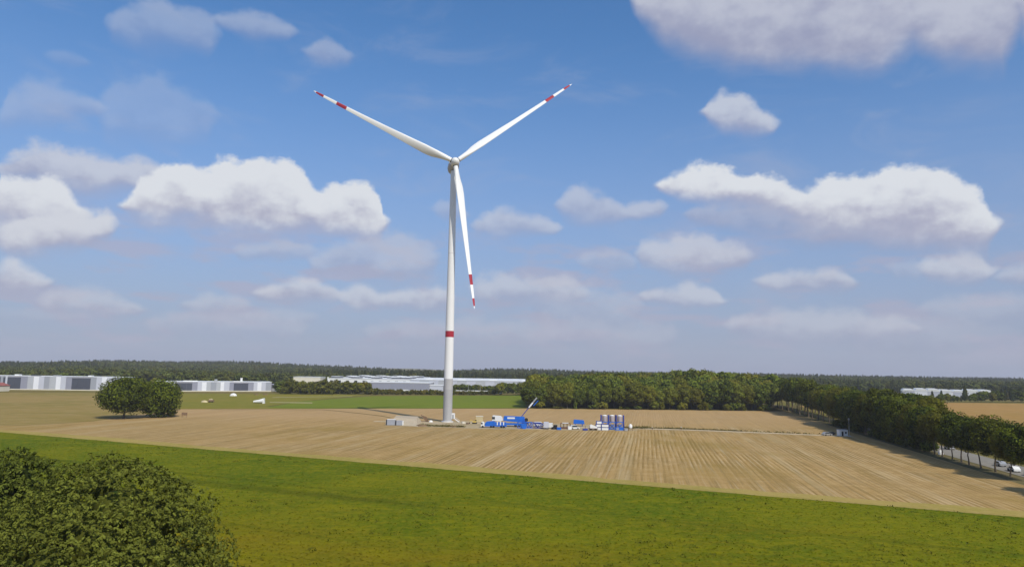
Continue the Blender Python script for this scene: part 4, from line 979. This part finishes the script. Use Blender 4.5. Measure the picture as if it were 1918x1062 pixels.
# sand coloured container and yellow machine
t = thing('container', 'sand coloured box container between the tower and the blue crane', 'container', gnd(898, 790), 0)
MB().box(-1.8, 1.8, -1.2, 1.2, .1, 2.9).build('body', M['sandbox'], t); MB().box(-1.95, 1.95, -1.3, 1.3, 2.92, 3.1).build('roof', M['cream'], t)
for k in range(5): MB().box(-1.6+.7*k, -1.4+.7*k, -1.27, -1.2, .3, 2.7).build('rib', M['sandbox'], t)
t = thing('mini_excavator', 'small yellow excavator beside the sand coloured container', 'excavator', gnd(889, 793.5), 0)
for s in (-.7, .7): MB().prism([(-1.1, .1), (1.1, .1), (1.35, .4), (1.1, .65), (-1.1, .65), (-1.35, .4)], s-.2, s+.2).build('track', M['tyre'], t)
MB().box(-1.0, .8, -.75, .75, .7, 1.35).build('body', M['yellow'], t); cb = MB().box(.1, .95, -.7, .1, 1.37, 2.3).build('cab', M['yellow'], t); MB().box(.2, 1.0, -.74, .04, 1.55, 2.1).build('window', M['glass'], cb)
MB().beam((-.9, 0, 1.2), (-2.0, 0, 2.0), .2, .28).beam((-2.0, 0, 2.0), (-2.6, 0, .8), .18, .22).build('arm', M['yellow'], t); MB().prism([(-2.9, .1), (-2.4, .1), (-2.4, .8), (-2.7, .85)], -.35, .35).build('bucket', M['tyre'], t)

def lattice(mb, x0, x1, y0, y1, z0, z1, bay, th=.16):
    for y_ in (y0, y1):
        for z_ in (z0, z1): mb.beam((x0, y_, z_), (x1, y_, z_), th*1.4)
    n = max(1, round((x1-x0)/bay)); 
    for k in range(n+1):
        x_ = x0+(x1-x0)*k/n
        for y_ in (y0, y1): mb.beam((x_, y_, z0), (x_, y_, z1), th)
        for z_ in (z0, z1): mb.beam((x_, y0, z_), (x_, y1, z_), th)
        if k < n:
            x2 = x0+(x1-x0)*(k+1)/n
            for y_ in (y0, y1): mb.beam((x_, y_, z0 if k % 2 else z1), (x2, y_, z1 if k % 2 else z0), th)
            mb.beam((x_, y0 if k % 2 else y1, z1), (x2, y1 if k % 2 else y0, z1), th)
    return mb
# blue flatbed loaded with crane parts
t = thing('low_loader', 'bright blue low loader carrying blue crane parts, nearest left vehicle of the site', 'low loader', gnd(929, 801), 0)
MB().box(-5.4, 5.2, -1.25, 1.25, .75, 1.15).build('deck', M['blue'], t)
MB().prism([(-5.4, 1.2), (-5.4, 2.0), (-4.6, 2.9), (-1.5, 3.2), (-1.2, 1.2)], -1.2, 1.2).build('load', M['blue'], t)
MB().box(-1.0, 4.9, -1.1, 1.1, 1.2, 2.7).build('load', M['blue'], t)
MB().prism([(-7.2, .6), (-5.6, .6), (-5.6, 2.3), (-6.2, 2.9), (-7.0, 2.7), (-7.25, 1.6)], -1.15, 1.15).build('cab', M['white'], t)
MB().box(-7.28, -6.4, -1.2, 1.2, 1.7, 2.4).build('window', M['glass'], t)
for k in range(3):
    MB().box(.4+1.5*k, .9+1.5*k, -1.18, -1.1, 1.4, 3.0).build('strap', M['white'], t)
wheelset(t, (-6.4, -2.4, -1.2, 2.6, 3.8), 1.1)
# mobile crane
p = gnd(958, 800.5)+Vector((0, 5, 0))
t = thing('mobile_crane', 'blue mobile crane with white operator cab and raised telescopic boom', 'crane', p, 0)
MB().box(-7.8, 7.6, -1.4, 1.4, .95, 1.75).build('chassis', M['blue'], t)
wheelset(t, (-6.8, -5.0, -3.2, 2.0, 4.0, 6.0), 1.2, .68)
MB().prism([(-9.9, .8), (-7.9, .8), (-7.9, 2.5), (-9.0, 2.7), (-9.8, 2.2)], -1.3, 1.3).build('driver_cab', M['blue'], t)
MB().prism([(-9.6, 2.95), (-5.4, 2.6), (-4.2, 3.2), (-4.6, 4.6), (-5.5, 5.2), (-9.3, 5.4)], -1.4, 1.3).build('operator_cab', M['white'], t)
MB().box(-9.68, -8.2, -1.46, 1.36, 3.6, 4.8).build('window', M['glass'], t)
MB().prism([(-4.1, 2.9), (5.0, 2.2), (6.6, 2.9), (6.4, 5.0), (-3.8, 5.2)], -1.1, 1.1).build('superstructure', M['blue'], t)
MB().box(-2.1, 1.6, -1.16, -1.1, 3.9, 4.7).build('sign_panel', M['white'], t)
MB().box(5.2, 7.6, -1.5, 1.5, 1.8, 2.85).build('counterweight', M['blue2'], t)
q0 = Vector((4.6, 0, 4.6)); top = Vector((12.4, 0, 14.4))
MB().tube([q0, q0.lerp(top, .58)], [.22, .20], 10).build('boom_section', M['blue2'], t)
MB().beam(q0.lerp(top, .50), q0.lerp(top, .74), .55, .7).build('boom_section', M['white'], t); MB().beam(q0.lerp(top, .74), top, .45, .6).build('boom_section', M['steel'], t)
MB().beam(q0.lerp(top, .66)+Vector((.9, 0, -.7)), top+Vector((.7, 0, -1.4)), .5, .35).build('boom_extension', M['blue'], t)
MB().beam((3.0, 0, 2.4), q0.lerp(top, .22), .3).build('lift_cylinder', M['steel'], t)
MB().tube([(7.3, -.9, 3.5), (7.3, .9, 3.5)], .85, 16).build('winch_drum', M['tyre'], t)
MB().box(6.2, 7.9, -.6, .6, 2.86, 3.1).build('winch_bed', M['blue2'], t)
for s in (-1, 1):
    for x in (-4.1, 7.0): MB().box(x-.2, x+.2, s*1.4 if s > 0 else -2.9, 2.9 if s > 0 else -1.4, 1.0, 1.3).beam((x, s*2.75, 0), (x, s*2.75, 1.2), .25).build('outrigger', M['blue'], t)
# lattice boom sections lying on the ground
def boomsec(label, px, py, Ls, m, rz=0.0, h=2.4, bay=1.8, w=2.0):
    t = thing('boom_section', label, 'crane part', gnd(px, py), rz, 'blue lattice boom sections laid on the ground')
    mb = MB(); lattice(mb, -Ls/2, Ls/2, -w/2, w/2, .15, h, bay).build('lattice', m, t); return t
boomsec('bright blue lattice boom section lying beside the crane wheels', 983, 801.5, 7, M['blue'], .1, 2.8)
boomsec('dark blue lattice boom section between crane and white van', 1000, 801.5, 6.5, M['blue2'], -.05, 2.6)
boomsec('dark blue lattice boom section just left of the tall white van', 1012, 802, 5, M['blue2'], .12, 2.3)
t = thing('steel_drum', 'blue cable drum standing on end beside the crane', 'cable drum', gnd(981, 803), .2)
for s in (-1, 1): MB().tube([(0, s*.8, 1.25), (0, s*.92, 1.25)], 1.25, 18).build('flange', M['blue'], t)
MB().tube([(0, -.79, 1.25), (0, .79, 1.25)], .8, 16).build('cable', M['tyre'], t)
# vehicles: vans and cars
def van(label, loc, rz, body, L_=5.6, H=2.5, group=None, cat='van', name='van', car=False):
    t = thing(name, label, cat, loc, rz, group); h = L_/2
    if car:
        pr = [(-h, .35), (h, .35), (h, .8), (h-.9, .95), (h-1.7, H), (-h+1.0, H), (-h+.25, 1.0), (-h, .9)]
        gl = [(h-1.02, 1.0), (h-1.68, H-.08), (-h+1.05, H-.08), (-h+.45, 1.02)]
    else:
        pr = [(-h, .4), (h, .4), (h, 1.0), (h-.7, 1.2), (h-1.4, H), (-h, H)]
        gl = [(h-.85, 1.3), (h-1.4, H-.3), (h-2.3, H-.3), (h-2.3, 1.3)]
    MB().prism(pr, -.92, .92).build('body', body, t); MB().prism(gl, -.94, .94).build('windows', M['glass'], t)
    wheelset(t, (-h+1.0, h-1.0), .86, .36)
    hl = MB().box(h-.03, h+.03, -.8, -.45, .62, .8).box(h-.03, h+.03, .45, .8, .62, .8).build('headlights', M['steel'], t)
    return t
M['silver'] = mat('silver_car_paint', (.42, .43, .45), .3, .04, .3, metal=.4); M['darkcar'] = mat('dark_car_paint', (.05, .055, .07), .3, .04, .3)
van('small white van partly hidden behind the boom sections', gnd(1010, 799.5)+Vector((0, 3, 0)), .1, M['white'], 5, 2.3, 'vans on the building site')
t = thing('box_van', 'tall white box van seen end on in the middle of the blue parts', 'van', gnd(1023, 803), 1.5, 'vans on the building site')
MB().box(-3.2, .9, -1.15, 1.15, .7, 3.3).build('cargo_box', CL['l'], t); MB().prism([(1.0, .5), (2.8, .5), (2.7, 1.4), (2.0, 2.5), (1.0, 2.5)], -1.0, 1.0).build('cab', M['white'], t); wheelset(t, (-2.2, 1.8), 1.0, .42)
MB().box(-3.26, -3.2, -1.0, 1.0, .9, 3.1).build('rear_door', CL['l'], t)
van('narrow white van directly right of the tall box van', gnd(1032, 802)+Vector((0, 2, 0)), 1.4, M['white'], 4.8, 2.4, 'vans on the building site')
t = thing('tyre_stack', 'pile of dark tyres beside the white vans', 'tyre pile', gnd(1040, 804), 0)
tm = MB().tube([(0, 0, 0), (0, 0, .5)], .95, 16).mesh('tyre'); tm.materials.append(M['tyre'])
for x, y_, z_ in ((-1, 0, .0), (1, 0, .0), (0, .8, .0), (-.9, .1, .52), (.9, .2, .52), (0, .4, 1.04), (0.1, .3, 1.56)): o = link('tyre', tm, None, t); o.location = (x, y_, z_)
MB().box(-2.4, 2.8, -1.2, 1.4, -.02, -.005).build('mat', M['darkgap'], t)
t = thing('storage_rack', 'brown steel frame with a white sheet on top, right of the tyre pile', 'storage rack', gnd(1059, 803), 0)
for x in (-2.3, -.8, .8, 2.3):
    for y_ in (-1, 1): MB().beam((x, y_, 0), (x, y_, 2.6), .2).build('post', M['rust'], t)
MB().beam((-2.4, -1, 2.6), (2.4, -1, 2.6), .2).beam((-2.4, 1, 2.6), (2.4, 1, 2.6), .2).build('beam', M['rust'], t); MB().box(-1.5, 1.4, -1.1, 1.1, 2.72, 2.9).build('sheet', M['white'], t); MB().box(-2.0, 2.0, -.9, .9, .1, .9).build('pallet_load', M['rust'], t)
van('white and blue pickup at the right end of the vehicle row', gnd(1076, 803.5), .3, M['white'], 4.8, 1.9, 'vans on the building site', 'pickup', 'pickup', True)
t = thing('blue_trough', 'flat blue steel trough raised on stands behind the pickup', 'crane part', gnd(1086, 800)+Vector((0, 6, 0)), 0)
MB().prism([(-2.7, 1.3), (2.9, 1.2), (2.5, 3.1), (-2.4, 3.4)], -1.0, 1.0).build('trough', M['blue'], t)
for x in (-1.8, 1.8): MB().box(x-.15, x+.15, -.9, .9, 0, 1.25).build('stand', M['blue2'], t)
# low trailer and stacked white containers, left of the tank frames
t = thing('trailer', 'low brown trailer with a white load, left of the stacked white boxes', 'trailer', gnd(1111, 805.5), .1)
MB().box(-2.2, 2.2, -1.0, 1.0, .7, .95).build('deck', M['rust'], t); MB().prism([(-1.6, .97), (1.9, .97), (1.6, 1.7), (-.8, 2.7), (-1.6, 2.4)], -.8, .8).build('load', M['white'], t); wheelset(t, (-1.2, 1.2), .95, .42)
MB().beam((-2.2, 0, .8), (-3.8, 0, .6), .15).beam((-3.8, 0, 0), (-3.8, 0, 2.2), .18).build('drawbar', M['rust'], t)
bx = []
for k, (x, y_, z_, w, lab) in enumerate(((1121, 805.3, 0, 2.6, 'white steel box on the ground, lowest of the left stack'), (1121, 805.3, 1.45, 2.4, 'white steel box, middle of the left stack'), (1122, 805.3, 2.9, 2.5, 'white and blue steel box on top of the left stack'), (1133, 805.6, 0.0, 3.4, 'wide white steel box lying before the first tank frame'), (1133, 805.6, 1.45, 3.4, 'second wide white steel box on top of the first, before the tank frames'))):
    q = gnd(x, y_); q.z = z_+.02
    t = thing('steel_box', lab, 'steel box', q, 0, 'white steel ballast boxes'); MB().box(-w/2, w/2, -1.0, .9, .12, 1.22).build('body', M['white'], t)
    for s in (-1, 1): MB().box(s*w/2-.12, s*w/2+.12, -1.06, .96, 0, 1.4).build('corner_frame', M['blue2'], t)
    MB().box(-w/2+.13, w/2-.13, -1.05, .95, 1.24, 1.38).build('top_rail', M['blue2'], t)
# three tall tank frames
def tankframe():
    t = thing('tank_frame', 'tall tank frame', 'tank frame', (0, 0, 0), 0, 'tall blue framed tanks')
    for x in (-1.75, 1.75):
        for y_ in (-1.1, 1.1): MB().beam((x, y_, 0), (x, y_, 6.9), .42).build('post', M['blue2'], t)
    for z_ in (.4, 3.6): MB().beam((-1.75, -1.1, z_), (1.75, -1.1, z_), .34).beam((-1.75, 1.1, z_), (1.75, 1.1, z_), .24).build('cross_beam', M['blue'], t)
    MB().tube([(0, 0, 3.8), (0, 0, 6.2), (0, 0, 6.7), (0, 0, 6.9)], [1.15, 1.2, 1.0, .35], 18).build('tank', M['tank'], t)
    MB().tube([(0, 0, 6.55), (0, 0, 6.8), (0, 0, 7.0)], [1.22, 1.0, .3], 18).build('tank_lid', M['white'], t)
    MB().beam((-1.6, -1.15, .5), (1.6, -1.15, 3.5), .22).beam((1.6, -1.15, .5), (-1.6, -1.15, 3.5), .22).build('brace', M['blue'], t)
    MB().box(-1.2, 1.2, -.7, .7, .3, 2.3).build('pump_housing', CL['m'], t)
    return t
tf = tankframe(); tf.location = gnd(1134, 805)+Vector((0, 2.5, 0)); tf['label'] = 'left one of the three tall blue framed tanks with white lids'
dup(tf, gnd(1148, 805)+Vector((0, 2.5, 0)), .02, 'middle one of the three tall blue framed tanks with white lids')
dup(tf, gnd(1162.5, 805.3)+Vector((0, 2.5, 0)), -.03, 'right one of the three tall blue framed tanks with white lids')
t = thing('generator', 'small blue and steel generator at the foot of the right tank frame', 'generator', gnd(1160, 806.5), 0)
MB().box(-1.9, 1.9, -.7, .7, .3, 1.6).build('body', M['blue'], t); MB().box(-1.5, -.3, -.76, -.7, .6, 1.3).build('grille', M['steel'], t); MB().box(-2.0, 2.0, -.8, .8, .05, .28).build('skid', M['steel'], t); MB().tube([(1.4, 0, 1.6), (1.4, 0, 2.4)], .12, 8).build('exhaust', M['steel'], t)
t = thing('water_tank', 'small white tank on spindly legs, rightmost object of the site', 'water tank', gnd(1181, 806), 0)
MB().tube([(0, 0, 1.2), (0, 0, 2.4), (0, 0, 3.1)], [.85, .85, .25], 14).build('tank', M['white'], t)
for a in range(4): MB().beam((1.5*cos(a*pi/2+.7), 1.1*sin(a*pi/2+.7), 0), (.7*cos(a*pi/2+.7), .6*sin(a*pi/2+.7), 2.0), .16).build('leg', M['rust'], t)
MB().beam((-2.0, -.3, 0), (-2.0, -.3, 2.0), .2).build('side_post', M['rust'], t)

for k, (px, py, w, h, d, m, lab) in enumerate(((1047, 805, 2.0, 1.1, 1.2, 'blue', 'small blue crate between the tyre pile and the brown rack'), (1067, 804.5, 1.6, 1.5, 1.2, 'white', 'small white crate right of the brown rack'),
        (1096, 806, 2.2, .8, 1.2, 'blue2', 'flat dark blue crate in front of the raised trough'), (1172, 807, 1.6, 1.1, 1.0, 'steel', 'steel crate between the right tank frame and the water tank'),
        (868, 793.5, 1.6, 1.0, 1.0, 'cream', 'cream crate right of the tower stairs'), (876, 794.5, 1.2, .7, 1.0, 'timber', 'timber crate left of the yellow excavator'))):
    t = thing('crate', lab, 'crate', gnd(px, py), .1*k, 'loose crates on the building site')
    MB().box(-w/2, w/2, -d/2, d/2, .14, h).build('body', M[m], t); MB().box(-w/2-.05, w/2+.05, -d/2-.05, d/2+.05, h+.01, h+.1).build('lid', M[m], t)
    for q in (-1, 1): MB().box(q*w*.35-.1, q*w*.35+.1, -d/2, d/2, 0, .13).build('skid', M['timber'], t)

# ------------------------------------------------------------------ left field objects
t = thing('tent', 'small white domed tent in the meadow right of the oaks', 'tent', gnd(437, 741.5), .2)
K = 12; vs = [(cos(2*pi*k/K)*3.2*cos(j*.36), sin(2*pi*k/K)*2.4*cos(j*.36), 2.6*sin(j*.36)) for j in range(5) for k in range(K)]
MB().add(vs, [(j*K+k, j*K+(k+1) % K, (j+1)*K+(k+1) % K, (j+1)*K+k) for j in range(4) for k in range(K)]+[tuple(4*K+k for k in range(K))], True).build('canopy', M['white'], t)
MB().box(-.8, .8, -2.5, -2.0, 0, 1.6).build('entrance', M['white'], t)
p = gnd(485, 755.5)
t = thing('blade_root_cone', 'white tapered fibreglass cone lying on its side in the meadow', 'turbine part', p, .15)
MB().tube([(-4.0, 0, 1.3), (0, 0, 1.6), (3.2, 0, 2.0)], [.75, 1.25, 1.9], 20).build('shell', M['white'], t)
MB().prism([(2.6, 0), (4.2, 0), (3.9, 3.9), (3.2, 3.9)], -1.6, 1.6).build('end_plate', M['white'], t)
for x in (-2.5, 1.5): MB().box(x-.2, x+.2, -1.2, 1.2, 0, .6).build('cradle', M['timber'], t)
heap('hay_pile', 'pale straw pile left of the dark trailer in the olive meadow', 'hay pile', gnd(383, 753.5), 2.6, 1.4, 1.5, M['sandbox'], 6)
t = thing('farm_trailer', 'small dark brown farm trailer in the olive meadow', 'trailer', gnd(395, 753.5), .1)
MB().box(-2.0, 2.0, -1, 1, .8, 1.9).build('body', M['timber'], t); wheelset(t, (-1.0, 1.0), .95, .5); MB().prism([(-1.6, 1.92), (1.3, 1.92), (.3, 2.9), (-.9, 2.7)], -.8, .8).build('load', M['sandbox'], t); MB().beam((2, 0, .9), (3.6, 0, .5), .16).build('drawbar', M['timber'], t)
for k, (px, py) in enumerate(((480, 739.6), (497, 739.6))):
    heap('branch_heap', ('left', 'right')[k]+' one of two tiny dark heaps at the far side of the meadow', 'heap', gnd(px, py), 2.6, 1.4, 1.0, M['soil'], 8+k)
t = thing('sign_board', 'small brown board on posts just right of the lone oaks', 'sign', gnd(345, 781.5), 0)
MB().box(-1.5, 1.5, -.06, .06, 1.1, 2.6).build('board', M['timber'], t)
for s in (-1.2, 1.2): MB().beam((s, .12, 0), (s, .12, 2.7), .14).build('post', M['timber'], t)

# ------------------------------------------------------------------ cabin, car and mast at the avenue
t = thing('site_cabin', 'small white site cabin with door and window beside the dark avenue', 'cabin', gnd(1578, 816.5), .05)
MB().box(-2.0, 2.0, -1.2, 1.2, .15, 2.75).build('wall', M['white'], t); MB().box(-2.1, 2.1, -1.3, 1.3, 2.77, 2.92).build('roof', CL['l'], t)
MB().box(-.95, -.1, -1.25, -1.2, .2, 2.2).build('door', M['darkgap'], t); w = MB().box(.6, 1.4, -1.25, -1.2, 1.2, 2.1).build('window', M['glass'], t)
MB().box(-2.0, 2.0, -1.1, 1.1, 0, .13).build('base', M['timber'], t)
van('dark car with bright windscreen parked left of the white cabin', gnd(1549, 815.5), .2, M['silver'], 4.4, 1.6, None, 'car', 'parked_car', True)
van('black car in the shade between the silver car and the cabin', gnd(1559, 815)+Vector((0, 2, 0)), 2.9, M['darkcar'], 4.4, 1.5, None, 'car', 'parked_car', True)
t = thing('mast', 'slender pale mast beside the white cabin', 'mast', gnd(1591, 817.5), 0)
MB().tube([(0, 0, 0), (0, 0, 8.4)], [.13, .07], 8).build('pole', M['steel'], t); MB().box(-.5, .5, -.5, .5, 0, .5).build('foot', M['concrete_a'], t); MB().box(-.3, .3, -.15, .15, 7.4, 8.2).build('head', M['steel'], t)
for k, (px, y_, s) in enumerate(((1222, 804.5, 1), (1276, 805, 1.2))):
    t = thing('marker_post', ('left', 'right')[k]+' one of two short posts beside the sandy track', 'post', gnd(px, y_), 0); MB().beam((0, 0, 0), (0, 0, 1.1*s), .25).build('post_shaft', M['rust'], t); MB().box(-.25, .25, -.2, .2, 1.1*s, 1.25*s).build('cap', M['white'], t)
# cars on the road behind the avenue
CARS = [(209, 6.8, 'white', 'white car nearest the right edge, on the road behind the trunks'), (218.5, 6.6, 'white', 'second white car from the right edge, behind the avenue trunks'),
        (231, 8.5, 'silver', 'silver car further back on the road between two avenue trunks')]
for y_, dx_, m, lab in CARS:
    van(lab, (row_x(y_)+dx_, y_, .09), radians(79), M[m], 4.5, 1.55, 'cars parked on the road behind the avenue', 'car', 'parked_car', True)
van('white van parked at the dark end of the avenue trunks', (row_x(281)+13, 281, .09), radians(79), M['white'], 5.6, 2.5, None)
heap('white_bin_bag', 'round white bag under the last dark avenue tree', 'bag', Vector((row_x(262)+2, 262, 0)), .9, .9, 1.7, M['white'], 11)
# trees just outside the right edge that shade its corner
tree('avenue_tree', 'avenue tree standing just off the right edge whose shade falls in', 'tree', (row_x(173), 173, 0), 1, av_small[0], tr_s[0], 1.02)
tree('avenue_tree', 'second avenue tree off the right edge whose shade falls in', 'tree', (row_x(164), 164, 0), 2, av_small[1], tr_s[1], 1.0)
